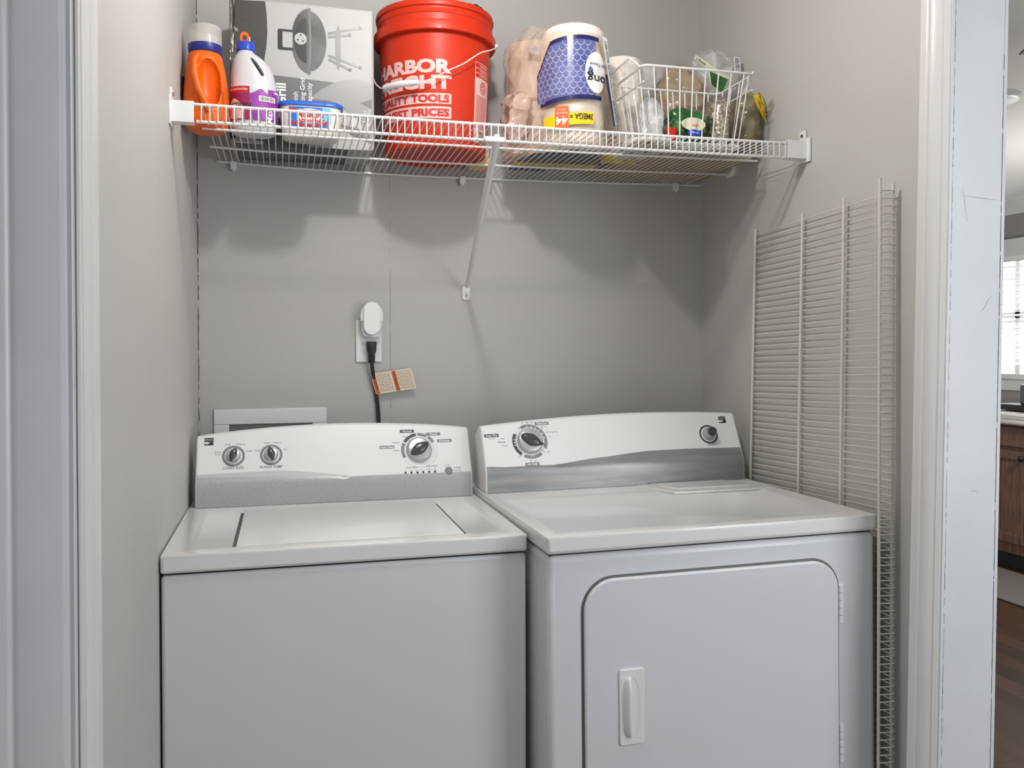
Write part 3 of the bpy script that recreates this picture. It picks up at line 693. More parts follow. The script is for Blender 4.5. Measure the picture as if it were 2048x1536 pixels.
def wrap(a, z, eps=.0008, rx=.0533, ry=.0430, p=2.45):
    e = 2/p; c, s = math.cos(a), math.sin(a)
    x = rx*math.copysign(abs(c)**e, c); y = ry*math.copysign(abs(s)**e, s); n = Vector((c, s, 0))
    return Vector((x, y, z))+n*eps
def wpatch(bm, a0, a1, zlo, zhi, mi=0, eps=.0008, k=18, **kw):
    P = []
    for i in range(k+1):
        t = i/k; a = math.radians(a0+(a1-a0)*t); P.append((bm.verts.new(wrap(a, zlo(t) if callable(zlo) else zlo, eps, **kw)), bm.verts.new(wrap(a, zhi(t) if callable(zhi) else zhi, eps, **kw))))
    for i in range(k): bm.faces.new((P[i][0], P[i+1][0], P[i+1][1], P[i][1])).material_index = mi
bm = nb()
wpatch(bm, 185, 262, .028, .104, 0); wpatch(bm, 262, 300, .028, lambda t: .094-.006*math.cos(t*6), 1); wpatch(bm, 300, 355, .028, lambda t: .100+.004*t, 1)
wpatch(bm, 195, 258, .090, .103, 2, .0012)
wpatch(bm, 188, 250, .030, lambda t: .052+.024*math.sin(t*PI), 4, .0013); wpatch(bm, 277, 325, .072, .084, 3, .0013)
wpatch(bm, 322, 352, .094, .099, 3, .0013)
random.seed(1)
for i in range(16): wpatch(bm, 280+2.5*i, 280+2.5*i+random.uniform(.6, 1.6), .0735, .0825, 5, .0018, 1)
fnw = lambda u, v, n: wrap(math.radians(252)+u/.047, v, n+.0012)
text(bm, 'ACTION', .0145, lambda u, v, n: wrap(math.radians(232)+u/.045, v, n+.0012), (0, .056), bold=.02, mi=5, slices=.006, width=.052)
text(bm, 'CONCENTRATED', .006, lambda u, v, n: wrap(math.radians(228)+u/.045, v, n+.0014), (0, .0945), bold=.01, mi=3, slices=.006)
text(bm, 'Max', .020, lambda u, v, n: wrap(math.radians(312)+u/.045, v, n+.0014), (0, .040), bold=.02, mi=3, slices=.006, rot=PI/2)
obj('label', bm, ['magenta', 'purple', 'redlab', 'ltext', 'pink', 'ink'], wb, smooth=60, recalc=False)

# moisture absorber tub
tb = empty('moisture_absorber_tub', (.0660, 2.140, ZT), math.radians(-1))
tag(tb, 'short clear tub with blue lid and blue and red label, beside the white bottle', 'tub')
bm = nb(); loft(bm, [(0, 0, 0, .056, .036, 4), (0, 0, .003, .063, .042, 4), (0, 0, .012, .066, .045, 4), (0, 0, .078, .0715, .048, 4), (0, 0, .080, .070, .047, 4)], 48); obj('tub_body', bm, 'tub', tb, smooth=50)
bm = nb(); loft(bm, [(0, 0, .0775, .0730, .0495, 4), (0, 0, .078, .0755, .0515, 4), (0, 0, .086, .0755, .0515, 4), (0, 0, .0885, .073, .049, 4)], 48); box(bm, (.030, -.0522, .078), (.034, -.0505, .0882)); obj('lid', bm, 'bluelid', tb, smooth=50); tb.scale = (1, 1, .92)
bm = nb(); ft_ = lambda u, v, n=0: Vector((u, -.0468-.00002*1-(v-.012)*.045-n+.0010*(abs(u)/.05)**4*3, v))
def q4(bm, x0, x1, z0, z1, mi, n, k=8):
    for i in range(k):
        a, b = x0+(x1-x0)*i/k, x0+(x1-x0)*(i+1)/k
        za, zb = (z0(a) if callable(z0) else z0, z0(b) if callable(z0) else z0); ya, yb = (z1(a) if callable(z1) else z1, z1(b) if callable(z1) else z1)
        bm.faces.new([bm.verts.new(ft_(*p, n)) for p in ((a, za), (b, zb), (b, yb), (a, ya))]).material_index = mi
q4(bm, -.050, .040, lambda x: .020+.0015*math.sin(x*400), .073, 0, .0004); q4(bm, .026, .046, .034, .073, 1, .0007)
q4(bm, -.032, .026, lambda x: .032+5*(x+.003)**2, lambda x: .0695-6*(x+.003)**2, 3, .0009)
q4(bm, -.050, .040, lambda x: .023+5*(x+.005)**2, lambda x: .029+6*(x+.005)**2, 2, .0011)
q4(bm, -.049, -.034, lambda x: .062+30*(x+.0415)**2*2, lambda x: .071-30*(x+.0415)**2*2, 2, .0012, 6)
text(bm, 'Disposable', .0085, ft_, (-.003, .0615), bold=.02, mi=2, n=.0016)
text(bm, 'Moisture', .0165, ft_, (-.001, .0475), bold=.03, mi=2, n=.0016); text(bm, 'Absorber', .0165, ft_, (-.001, .0345), bold=.03, mi=2, n=.0016)
obj('label', bm, ['bluelab', 'cyanlab', 'redlab', 'ltext'], tb, smooth=0, recalc=False)

# kettle grill box: printed carton
GX, GY, GW, GH, GD = -.1200, 2.203, .3440, .352, .193
gb = empty('grill_box', (GX, GY, ZT), math.radians(.6))
tag(gb, 'glossy white and dark grey carton printed with a kettle grill, left of the red bucket', 'box')
bm = nb(); box(bm, (0, 0, 0), (GW, GD, GH)); obj('carton', bm, 'card_w', gb, bevel=.006, seg=3)
ff = lambda u, v, n=0: Vector((u, -n, v))
bm = nb()
def curve_poly(pts, fn, n, mi, n0=0): prism(bm, pts, fn, n0, n, mi)
# px->carton: u=(px-463)/833, v=(y from shelf)
def B(px, py): return ((px-463)/833.0, .352-(py+3+.07*(px-600)*-1*.7)/ 845.0)
dark = [B(472, -2), B(531, -2), B(534, 25), B(535, 60), B(533, 90), B(529, 115), B(527, 200), B(526, 285), B(472, 270)]
prism(bm, dark, ff, 0, .0006, 0)
swo = [B(542, 148), B(668, 160), B(640, 176), B(612, 195), B(640, 197), B(668, 200), B(688, 212), B(694, 216), B(672, 208), B(640, 206), B(624, 212), B(618, 245), B(655, 262), B(740, 300), B(738, 305), B(528, 292), B(527, 150)]
prism(bm, [B(542, 148), B(668, 160), B(640, 176), B(617, 196), B(612, 300), B(527, 293), B(530, 190), B(548, 190)], ff, 0, .0008, 1)
prism(bm, [B(668, 160), B(690, 154), B(715, 153), B(746, 160), B(744, 302), B(612, 296), B(617, 196), B(640, 176)], ff, 0, .0007, 2)
prism(bm, [B(617, 196), B(650, 197), B(672, 202), B(695, 217), B(672, 210), B(650, 207), B(617, 213)], ff, 0, .0010, 1)
prism(bm, [B(720, 202), B(744, 193), B(744, 213), B(732, 208)], ff, 0, .0010, 1)
prism(bm, [B(617, 213), B(650, 207), B(672, 210), B(700, 226), B(735, 262), B(742, 285), B(742, 300), B(690, 300), B(612, 293)], ff, 0, .0011, 3)
prism(bm, [B(676, 246), B(738, 262), B(742, 288), B(700, 270)], ff, 0, .0013, 1)
obj('printed_panels', bm, ['card_d', 'card_m', 'card_l', 'card_w'], gb, smooth=0)
bm = nb()
kc = B(617, 76)
prism(bm, [(kc[0]-.0430*math.cos(t)**1*1.0 if 0 else kc[0]-.042*math.cos(t), kc[1]+.079*math.sin(t)) for t in [(-PI/2+PI*i/20) for i in range(21)]], ff, .0006, .0010, 0)
prism(bm, [(kc[0]+.042*math.cos(t), kc[1]+.074*math.sin(t)) for t in [(-PI/2+PI*i/20) for i in range(21)]], ff, .0006, .0009, 0)
prism(bm, [(kc[0]-.004*(1) , kc[1]-.082), (kc[0]+.004, kc[1]-.080), (kc[0]+.006, kc[1]), (kc[0]+.004, kc[1]+.080), (kc[0]-.003, kc[1]+.082), (kc[0]+.001, kc[1])], ff, .0006, .0013, 3)
prism(bm, [(kc[0]-.030*math.cos(t)-.006, kc[1]+.055*math.sin(t)) for t in [(-PI/2+PI*i/16) for i in range(17)]], ff, .0006, .0012, 1)
prism(bm, rrect(.036, .050, .004, 3, kc[0]-.056, kc[1]-.001), ff, .0006, .0014, 1); prism(bm, rrect(.024, .038, .002, 3, kc[0]-.051, kc[1]-.001), ff, .0006, .0016, 2)
prism(bm, arc(.0001, .0145, 0, 359, 28, kc[0]-.020, kc[1]+.004), ff, .0006, .0018, 2)
for dx_, dy_ in ((.0005, .009), (-.007, -.003), (.0055, -.005)): prism(bm, arc(.0001, .0022, 0, 359, 12, kc[0]-.020+dx_, kc[1]+.004+dy_), ff, .0006, .0021, 1)
def bar(p, q, w, mi, n1):
    p, q = Vector(p), Vector(q); d = (q-p).normalized(); s_ = Vector((-d.y, d.x))*w/2
    prism(bm, [tuple(p+s_), tuple(q+s_), tuple(q-s_), tuple(p-s_)], ff, .0006, n1, mi)
for a, b_ in ((B(656, 58), B(724, 43)), (B(656, 66), B(702, 59)), (B(656, 104), B(724, 128)), (B(656, 112), B(703, 134))):
    bar(a, b_, .0052, 3, .0012); d = (Vector(b_)-Vector(a)).normalized(); bar(tuple(Vector(b_)-d*.008), b_, .007, 1, .0014)
prism(bm, [(B(676, 87)[0]+.0065*math.cos(t), B(676, 87)[1]+.054*math.sin(t)) for t in [2*PI*i/28 for i in range(28)]], ff, .0006, .0013, 3)
obj('kettle_grill_picture', bm, ['kettle', 'kettle2', 'card_w', 'steel'], gb, smooth=0)
bm = nb(); R90 = PI/2
text(bm, 'Grill', .032, ff, B(570, 212), bold=.03, mi=0, n=.0016, rot=R90, align='LEFT')
for s, px, py in (('l Finish', 594, 219), ('ooking Grid', 608, 220), ('g Capacity', 622, 221)): text(bm, s, .0165, ff, B(px, py), bold=.01, mi=0, n=.0016, rot=R90, align='LEFT')
text(bm, '15.9 in H', .0125, ff, B(733, 255), mi=0, n=.0016, rot=R90, align='LEFT'); text(bm, '(40.4 cm)', .0125, ff, B(741, 255), mi=0, n=.0016, rot=R90, align='LEFT')
text(bm, '21.5 in', .0115, ff, B(735, 292), mi=0, n=.0016, rot=R90, align='LEFT')
for i in range(9): bar(B(704, 225+i*3), B(719, 226+i*3), .0014, 0, .0016)
text(bm, 'cuckolo', .0430, ff, B(497, 205), bold=.03, mi=1, n=.0016, rot=R90, align='LEFT') if 0 else text(bm, 'clo', .0430, ff, B(499, 118), bold=.03, mi=1, n=.0016, rot=R90, align='LEFT', width=.066)
ring_strip(bm, .0028, .0036, ff, 0, 360, .0016, 20, mi=0, cx=B(475, 58)[0], cy=B(475, 58)[1]); text(bm, 'R', .0042, ff, (B(475, 58)[0], B(475, 58)[1]-.0014), mi=0, n=.0016)
obj('lettering', bm, ['ltext', 'orangep'], gb, smooth=0)
bm = nb(); box(bm, (-.0012, -.0012, .01), (.011, .012, .345)); box(bm, (-.0014, .010, .01), (.0002, .10, .34)); obj('edge_tape', bm, 'tape', gb, bevel=.0008)
bm = nb(); box(bm, (.010, .004, -.0010), (GW-.06, GD-.01, .0004)); obj('bottom_panel', bm, 'card_d', gb, smooth=0)

# red bucket
bu = empty('bucket', (.386, 2.250, ZT))
tag(bu, 'bright red plastic bucket with white lettering and wire handle, middle of the shelf', 'bucket')
BR = lambda z: .1305+(z/.356)*.0155
bm = nb()
lathe(bm, [(.118, .004), (.122, 0), (.1285, .001), (.1305, .006), (BR(.08), .08), (BR(.16), .16), (BR(.276), .276), (BR(.278), .279), (.1555, .279), (.1575, .281), (.1580, .300), (.1560, .304), (.1475, .306), (.1475, .322), (.1492, .324), (.1495, .327), (.1480, .329), (.1480, .338), (.1520, .341), (.1530, .348), (.1515, .354), (.1475, .356), (.1430, .354), (.1405, .340), (.1270, .012), (.05, .010)], 96, cap=False)
lathe(bm, [(.118, .004), (.001, .003)], 96, cap=False)
obj('pail', bm, 'red', bu, smooth=40)
TH0 = math.atan2(-2.250, -.386)
def bp(thd, z, r): a = TH0+math.radians(thd); return Vector((r*math.cos(a), r*math.sin(a), z))
def fb(u, v, n=0): return bp(math.degrees(u/.141), v, BR(v)+n)
bm = nb()
def bpatch(a0, a1, z0, z1, mi, n=.0006, k=20):
    for i in range(k):
        p, q = a0+(a1-a0)*i/k, a0+(a1-a0)*(i+1)/k
        bm.faces.new([bm.verts.new(bp(t, z, BR(z)+n)) for t, z in ((p, z0), (q, z0), (q, z1), (p, z1))]).material_index = mi
xr = math.radians(17)*.141
text(bm, 'HARBOR', .0430, fb, (xr, .1800), bold=.05, mi=0, n=.0008, align='RIGHT', width=.236, slices=.008)
text(bm, 'FREIGHT', .0430, fb, (xr, .1410), bold=.05, mi=0, n=.0008, align='RIGHT', width=.236, slices=.008)
bpatch(-88, 17, .1035, .1290, 0, n=.0008); bpatch(-88, 17, .0680, .0970, 0, n=.0008)
text(bm, 'QUALITY TOOLS', .0245, fb, (xr-.0055, .1078), bold=.04, mi=1, n=.0016, align='RIGHT', width=.235, slices=.008)
text(bm, 'LOWEST PRICES', .0245, fb, (xr-.0055, .0740), bold=.04, mi=1, n=.0016, align='RIGHT', width=.235, slices=.008)
# warning label
bpatch(46, 76, .022, .222, 0, n=.0006); bpatch(46.8, 75.2, .2085, .2200, 1, n=.0010); bpatch(46.8, 75.2, .1965, .2065, 1, n=.0010); bpatch(46.8, 75.2, .1845, .1945, 1, n=.0010)
f2 = lambda u, v, n=0: bp(61+math.degrees(u/.141), v, BR(v)+n)
for z in (.2110, .1985, .1865): text(bm, 'WARNING', .0085, f2, (0, z), bold=.01, mi=0, n=.0014, slices=.01)
ring_strip(bm, .0130, .0155, f2, 0, 360, .0012, 28, mi=1, cx=0, cy=.1620)
for a in range(0, 360, 40): ring_strip(bm, .003, .011, f2, a, a+18, .0012, 2, mi=1, cx=0, cy=.1620)
random.seed(9)
for i in range(26):
    z = .1390-.0032*i; bpatch(48, random.uniform(66, 74.5), z, z+.0011, 1, n=.0010, k=6)
for i in range(14):
    z = .050-.0026*i; bpatch(55, 72, z, z+random.uniform(.0006, .0018), 2, n=.0010, k=4)
obj('printed_label', bm, ['pink', 'redlab', 'ink'], bu, smooth=60, recalc=False)
tab = [(82, .286), (62, .258), (44, .236), (26, .200), (13.5, .181), (0, .160), (-8, .151), (-14, .148), (-50, .148), (-62, .160), (-74, .185), (-90, .235), (-98, .284)]
pts = []
tb2 = [tab[0]]+tab+[tab[-1]]
for k in range(len(tab)-1):
    q = tb2[k:k+4]
    for i in range(5):
        t = i/5; w4 = (-.5*t+t*t-.5*t**3, 1-2.5*t*t+1.5*t**3, .5*t+2*t*t-1.5*t**3, -.5*t*t+.5*t**3)
        pts.append(bp(sum(w*p[0] for w, p in zip(w4, q)), sum(w*p[1] for w, p in zip(w4, q)), .161))
pts.append(bp(-98, .284, .161))
bm = nb(); tube(bm, pts, .0016, 8)
for a in (82, -98): tube(bm, [bp(a, .286, .150), bp(a, .286, .164)], .005, 12)
hd = obj('wire_handle', bm, 'coat', bu)
bm = nb(); tube(bm, [bp(a, .1475, .163) for a in (-14, -20, -28, -31, -33, -36, -44, -50)], [.0062, .0078, .0078, .0082, .0082, .0078, .0078, .0064], 14); obj('grip', bm, 'plast', hd)
bm = nb(); superblob(bm, (.448, 2.262, ZT+.290), (.062, .075, .105), 3.4, .010, 26, 4); tag(obj('foam_lump', bm, 'lump'), 'black rough foam piece sticking out of the red bucket', 'foam')

# small white and cream pack between bucket and tissue
sp_ = empty('wipes_pack', (.524, 2.350, ZT))
tag(sp_, 'low white and cream packet wedged between the red bucket and the tissue pack', 'packet')
bm = nb(); superblob(bm, (0, 0, .042), (.026, .042, .042), 4, .002, 20, 3); obj('packet_body', bm, mat('white_packet', (226, 226, 224), .3), sp_)
bm = nb(); box(bm, (-.0275, -.044, .001), (.0275, .043, .026)); obj('cream_band', bm, mat('cream_packet', (232, 196, 130), .5), sp_, bevel=.004)

# bath tissue pack -------------------------------------------------
tp = empty('bath_tissue_pack', (.700, 2.200, ZT))
tag(tp, 'large opened bath tissue pack, blue scalloped print on clear film, right of the bucket', 'tissue pack')
def T(x, y, z): return Vector((x-.700, y-2.200, z-ZT))
for (x, y, z0, hh, r, mt) in ((.720, 2.115, .006, .152, .077, 'tissue'), (.720, 2.115, .159, .148, .077, 'tissue'), (.655, 2.275, .006, .152, .062, 'tissuepink'), (.655, 2.275, .159, .160, .062, 'tissuepink'), (.773, 2.280, .006, .152, .055, 'tissue'), (.773, 2.280, .159, .160, .055, 'tissue')):
    bm = nb(); lathe(bm, [(.020, z0+.004), (.022, z0), (r-.005, z0), (r, z0+.006), (r, z0+hh-.008), (r-.007, z0+hh), (.022, z0+hh), (.020, z0+hh-.004)], 48, c=(x-.700, y-2.200, 0), cap=False)
    lathe(bm, [(.020, z0), (.020, z0+hh)], 24, c=(x-.700, y-2.200, 0), cap=False); obj('tissue_roll', bm, mt, tp)
# clear film hugging the rolls
bm = nb(); rows = []; nu, nv = 110, 44
def hull_pts(lobes, n):
    P = sorted((cx+r*math.cos(2*PI*k/60), cy+r*math.sin(2*PI*k/60)) for cx, cy, r in lobes for k in range(60))
    def half(P):
        h = []
        for p in P:
            while len(h) > 1 and (h[-1][0]-h[-2][0])*(p[1]-h[-2][1])-(h[-1][1]-h[-2][1])*(p[0]-h[-2][0]) <= 0: h.pop()
            h.append(p)
        return h[:-1]
    hp = half(P)+half(P[::-1]); hp.append(hp[0]); L = [0]
    for a, b in zip(hp, hp[1:]): L.append(L[-1]+math.dist(a, b))
    out = []; k = 0
    for i in range(n):
        s_ = L[-1]*i/n
        while L[k+1] < s_: k += 1
        t = (s_-L[k])/(L[k+1]-L[k]); out.append(Vector((hp[k][0]+(hp[k+1][0]-hp[k][0])*t, hp[k][1]+(hp[k+1][1]-hp[k][1])*t)))
    return out
HP = hull_pts(((.020, -.085, .0820), (-.045, .075, .072), (.068, .075, .068)), nu); HC = Vector((.012, .02))
for j in range(nv+1):
    t = j/nv; z = .328*t; row = []
    shr = 1 if t < .8 else 1-.30*((t-.8)/.2)**2.2
    if t < .04: shr = .90+.1*(t/.04)
    for i in range(nu):
        hp_ = HC+(HP[i]-HC)*shr; x, y = hp_; tn = (HP[(i+1) % nu]-HP[i-1]).normalized(); nn = Vector((tn.y, -tn.x)); th = math.atan2(nn.y, nn.x)
        lean = 0
        q = Vector((x+lean, y, z+.022*max(0, t-.6)*2.5*(1 if y > 0 else 0)))
        d = abs(noise.noise(q*11+Vector((4, 1, 2))))*.010+noise.fractal(q*28, .7, 2.1, 3)*.0035*(1.4 if x < 0 else .5)
        if math.cos(th-math.atan2(-.085, .020)) > .60 and t < .9: d *= .12
        q += Vector((math.cos(th), math.sin(th), 0))*d
        row.append(bm.verts.new(q))
    rows.append(row)
for j in range(nv):
    for i in range(nu): bm.faces.new((rows[j][i], rows[j][(i+1) % nu], rows[j+1][(i+1) % nu], rows[j+1][i]))
cv = bm.verts.new((.01, 0, .330))
for i in range(nu): bm.faces.new((rows[-1][i], rows[-1][(i+1) % nu], cv))
obj('plastic_wrap', bm, 'warmfilm', tp, smooth=70)
# printing on the film over the front column of rolls
TC = (.720-.700, 2.115-2.200); TH = math.atan2(-2.115, -.720)
def ft(u, v, n=0, r=.0895):
    v *= 1.06; w = max(u, -.066); a = TH+w/.080; p = Vector((TC[0]+(r+n)*math.cos(a), TC[1]+(r+n)*math.sin(a), v))
    return p if u > -.066 else p+Vector((-math.sin(a), math.cos(a), 0))*(u+.066)
def fs(u, v, n=0): return ft(u+(.25-v)*.12, v, n+.004+max(0, .25-v)*.10)
bm = nb()
def tpatch(u0, u1, lo, hi, mi, n=.0, k=24, rr=.08):
    for i in range(k):
        a, b = u0+(u1-u0)*i/k, u0+(u1-u0)*(i+1)/k
        g = lambda f, x: f(x) if callable(f) else f
        bm.faces.new([bm.verts.new(ft(*p, n)) for p in ((a, g(lo, a)), (b, g(lo, b)), (b, g(hi, b)), (a, g(hi, a)))]).material_index = mi
top = lambda u: .240+.016*math.sin((u+.09)*14)-(.050*max(0, (-u-.055))/.04)
bot = lambda u: .097+.012*math.sin((u+.1)*9)+.35*max(0, u-.0)*0
tpatch(-.104, .052, lambda u: bot(u)+.010, lambda u: top(u)-.010, 0, 0)
tpatch(-.104, .062, lambda u: top(u)-.010, top, 1, .0002); tpatch(-.090, .070, bot, lambda u: bot(u)+.010, 1, .0002)
for r_ in range(11):
    for c_ in range(10):
        u = -.096+.016*c_+(.008 if r_ % 2 else 0); v = .112+.0125*r_
        if u > .048 or v > top(u)-.016 or v < bot(u)+.012 or u < -.096: continue
        for k in range(9):
            a = PI+PI*k/8; cxx, cyy = u+.008*math.cos(a), v+.0105*math.sin(a)+.006
            bm.faces.new([bm.verts.new(ft(cxx+.0008*dx_, cyy+.0008*dy_, .0006)) for dx_, dy_ in ((-1, -1), (1, -1), (1, 1), (-1, 1))]).material_index = 2
# white oval with upside-down brand tail and words
tpo = [(.054+.028*math.cos(t), .172+.048*math.sin(t)) for t in [2*PI*i/30 for i in range(30)]]
for i in range(30):
    bm.faces.new([bm.verts.new(ft(*p, .0010)) for p in ((.054, .172), tpo[i], tpo[(i+1) % 30])]).material_index = 2
text(bm, 'Strong', .0290, ft, (.078, .166), bold=.01, mi=3, n=.0016, flip=True, slices=.01, width=.095); text(bm, 'Bath Tissue', .0115, ft, (.063, .194), mi=3, n=.0016, flip=True, slices=.01)
# seam strip down the right side with tiny words
for i in range(16):
    va, vb = .26-.0150*i, .26-.0150*(i+1)
    for u0, u1, mi, ok in ((.070, .090, 2, True), (.060, .0695, 1, 5 < i < 14)):
        if ok: bm.faces.new([bm.verts.new(fs(*p, 0)) for p in ((u0, vb), (u1, vb), (u1, va), (u0, va))]).material_index = mi
text(bm, '1,444 TOTAL SQ FEET (134.1 m2)', .0125, fs, (.076, .250), bold=.01, mi=3, n=.0010, rot=-PI/2, align='LEFT', width=.13, slices=.01)
text(bm, 'QUANTITY SHEETS', .0150, fs, (.075, .115), bold=.02, mi=3, n=.0010, rot=-PI/2, align='LEFT', width=.09, slices=.01)
# yellow strip and orange flag
tpatch(-.078, .047, lambda u: .044+.10*(u+.078)*.6, lambda u: .071+.10*(u+.078)*.6, 4, .0008)
tpatch(-.042, -.010, lambda u: .038, lambda u: .092, 5, .0016, 6)
text(bm, '44', .027, ft, (-.026, .068), bold=.03, mi=2, n=.0024, flip=True, slices=.01); text(bm, 'REGULAR', .006, ft, (-.026, .078), mi=2, n=.0024, flip=True); text(bm, 'ROLLS', .006, ft, (-.026, .086), mi=2, n=.0024, flip=True)
text(bm, '3MEGA =', .0185, ft, (.018, .0735), bold=.02, mi=3, n=.0020, flip=True, slices=.01, width=.052)
# small patch on the left shoulder
fl = lambda u, v, n=0: T(.636+u, 2.190-n+(v-.247)*.12, ZT+v+.03)
tl = [(-.016, -.010), (.020, -.014), (.022, .010), (-.012, .016)]
prism(bm, [(a-.002, b+.252) for a, b in tl], fl, .0, .0008, 2); text(bm, 'USA', .013, fl, (.006, .257), bold=.01, mi=6, n=.0014, flip=True); text(bm, 'Made in the', .0052, fl, (.004, .2445), mi=6, n=.0014, flip=True)
obj('printed_film', bm, ['printblue', 'printnavy', 'ltext', 'ink', 'yellow', 'orangep', 'bluelab'], tp, smooth=60, recalc=False)
# gathered rumpled end on the left
bm = nb(); superblob(bm, (-.108, .020, .088), (.020, .060, .086), 2.3, .012, 22, 7, nu=48, nv=30); obj('gathered_wrap_end', bm, film('pinkish_clear_plastic', (240, 208, 192), .45, .8, vscale=12, bdist=.02), tp, smooth=70)
# printed underside of the wrap
bm = nb()
def up_(poly, mi, z=-.0008): prism(bm, [(x-.700, y-2.200) for x, y in poly], lambda u, v, n: Vector((u, v, n)), z-.0006, z, mi)
up_([(.62, 2.13), (.78, 2.10), (.81, 2.20), (.78, 2.225), (.60, 2.24)], 0); up_([(.60, 2.242), (.83, 2.230), (.83, 2.31), (.60, 2.31)], 1, -.0010); up_([(.60, 2.312), (.70, 2.31), (.72, 2.345), (.61, 2.345)], 2, -.0010)
obj('printed_underside', bm, [mat('navy_bag_print', (52, 50, 62), .3), 'yellowbag', 'navy'], tp, smooth=0)

# second pack: white rolls in clear wrap, behind the basket
t2 = empty('clear_wrapped_rolls', (.920, 2.275, ZT+.008))
tag(t2, 'cream white roll in crumpled clear plastic behind the left end of the wire basket', 'tissue pack')
bm = nb(); lathe(bm, [(.02, .002), (.050, .001), (.056, .008), (.056, .275), (.050, .285), (.02, .285)], 40, c=(-.014, -.020, 0)); obj('tissue_roll', bm, 'tissue', t2)
bm = nb(); superblob(bm, (.006, -.004, .150), (.072, .084, .148), 2.7, .008, 17, 11, nu=60, nv=36); obj('plastic_wrap', bm, film('cream_clear_plastic', (238, 236, 230), .14, .55), t2, smooth=70)
bm = nb(); superblob(bm, (.072, 0, .245), (.040, .03, .045), 2.2, .012, 30, 12, flat=False); obj('wrap_tail', bm, 'clear', t2, smooth=70)

# flat cardboard and printed snack bag under the things on the right
bm = nb(); prism(bm, [(.870, 2.075), (1.195, 2.06), (1.205, 2.385), (.85, 2.39)], lambda u, v, n: Vector((u, v, n)), ZT-.001, ZT+.006)
tag(obj('cardboard_sheet', bm, 'tan', bevel=.001), 'flat tan cardboard sheet lying on the shelf under the bags at right', 'cardboard')
sb_ = empty('snack_bag', (.895, 2.08, ZT-.003)); tag(sb_, 'crumpled white, blue and yellow printed bag lying flat under the basket', 'bag')
bm = nb(); superblob(bm, (-.02, -.035, .010), (.060, .105, .011), 3, .002, 40, 21, nu=48); obj('bag_body', bm, mat('white_bag_print', (214, 208, 196), .3, rgb2=(60, 62, 80), vscale=34, thresh=(.38, .42)), sb_, smooth=70)
bm = nb(); superblob(bm, (-.02, .092, .008), (.056, .030, .009), 3, .002, 40, 22, nu=40); obj('bag_end', bm, 'yellowbag', sb_, smooth=70)

# wire basket -------------------------------------------------------
ZB = ZT+.002
bk = empty('wire_basket', (.98, 2.03, ZB)); tag(bk, 'white wire basket holding plastic bags at the right end of the shelf', 'basket')
def K(x, y, z): return Vector((x-.98, y-2.03, z))
def rr_loop(x0, x1, y0, y1, z, r, k=5):
    return [K(x, y, z) for x, y in rrect(x1-x0, y1-y0, r, k, (x0+x1)/2, (y0+y1)/2)]
HB = .178
bm = nb()
tube(bm, rr_loop(.835, 1.131, 1.938, 2.118, HB, .018), .0031, 10, closed=True); obj('rim', bm, 'coat', bk)
bm = nb()
for x0, x1, y0, y1, z in ((.858, 1.108, 1.958, 2.098, .003),): tube(bm, rr_loop(x0, x1, y0, y1, z, .014), .0026, 8, closed=True)
obj('base_frame', bm, 'coat', bk)
for sd in (0, 1):
    bm = nb()
    if sd == 0: pts = [(.835, 1.955, HB), (.820, 1.957, HB+.012), (.812, 1.965, HB+.022), (.811, 2.03, HB+.022), (.812, 2.085, HB+.020), (.820, 2.098, HB+.005), (.835, 2.10, HB-.004)]
    else: pts = [(1.131, 1.955, HB), (1.138, 1.955, HB+.010), (1.142, 1.965, HB+.006), (1.138, 1.97, HB-.012), (1.131, 2.0, HB-.038), (1.131, 2.085, HB-.040), (1.131, 2.1, HB)]
    tube(bm, [K(*p) for p in pts], .0026, 8); obj('side_loop', bm, 'coat', bk)
    bm = nb(); x = .838 if sd == 0 else 1.128
    tube(bm, [K(x, 1.942, HB-.038), K(x, 2.114, HB-.038)], .0022, 8); obj('side_rail', bm, 'coat', bk)
bm = nb(); n = 8
for i in range(n):
    t = (i+.7)/(n+.4); xt = .838+.290*t; xb = .862+.243*t
    tube(bm, [K(xt, 1.938, HB), K(xb, 1.958, .003), K(xb, 2.098, .003), K(xt-.004, 2.118, HB)], .0018, 6)
for i in range(4):
    t = (i+.5)/4; yt = 1.94+.176*t; yb = 1.96+.136*t
    tube(bm, [K(.836, yt, HB), K(.859, yb, .003), K(1.107, yb, .003), K(1.130, yt, HB)], .0018, 6)
for y in (1.975, 2.0, 2.025, 2.05, 2.075): tube(bm, [K(.860, y, .004), K(1.106, y, .004)], .0016, 6)
obj('basket_wires', bm, 'coat', bk)

# bags in and behind the basket
def bag(name, label, cat, c, s, m, seed, amp=.008, fr=18, p=2.4, flat=False, rz=0, taper=0, extra=None):
    o = empty(name, c, rz); tag(o, label, cat); bm = nb(); superblob(bm, (0, 0, 0), s, p, amp, fr, seed, nu=52, nv=32, flat=flat, taper=taper); obj('bag_body', bm, m, o, smooth=70)
    return o
bag('clear_plastic_bag', 'crumpled clear plastic bag with blue print in the left end of the wire basket', 'plastic bag', (.892, 2.03, ZB+.066), (.026, .045, .062), 'clear2', 31, .006, 26)
g = bag('green_bag', 'shiny dark green printed bag inside the wire basket', 'bag', (.985, 2.03, ZB+.058), (.052, .044, .046), 'green', 33, .006, 24)
fg = frame((-.008, -.056, -.012), (1, 0, 0), (0, .1, 1))
bm = nb(); prism(bm, [(.032*math.cos(t)+.008, .017*math.sin(t)+.008) for t in [2*PI*i/24 for i in range(24)]], fg, 0, .002, 0)
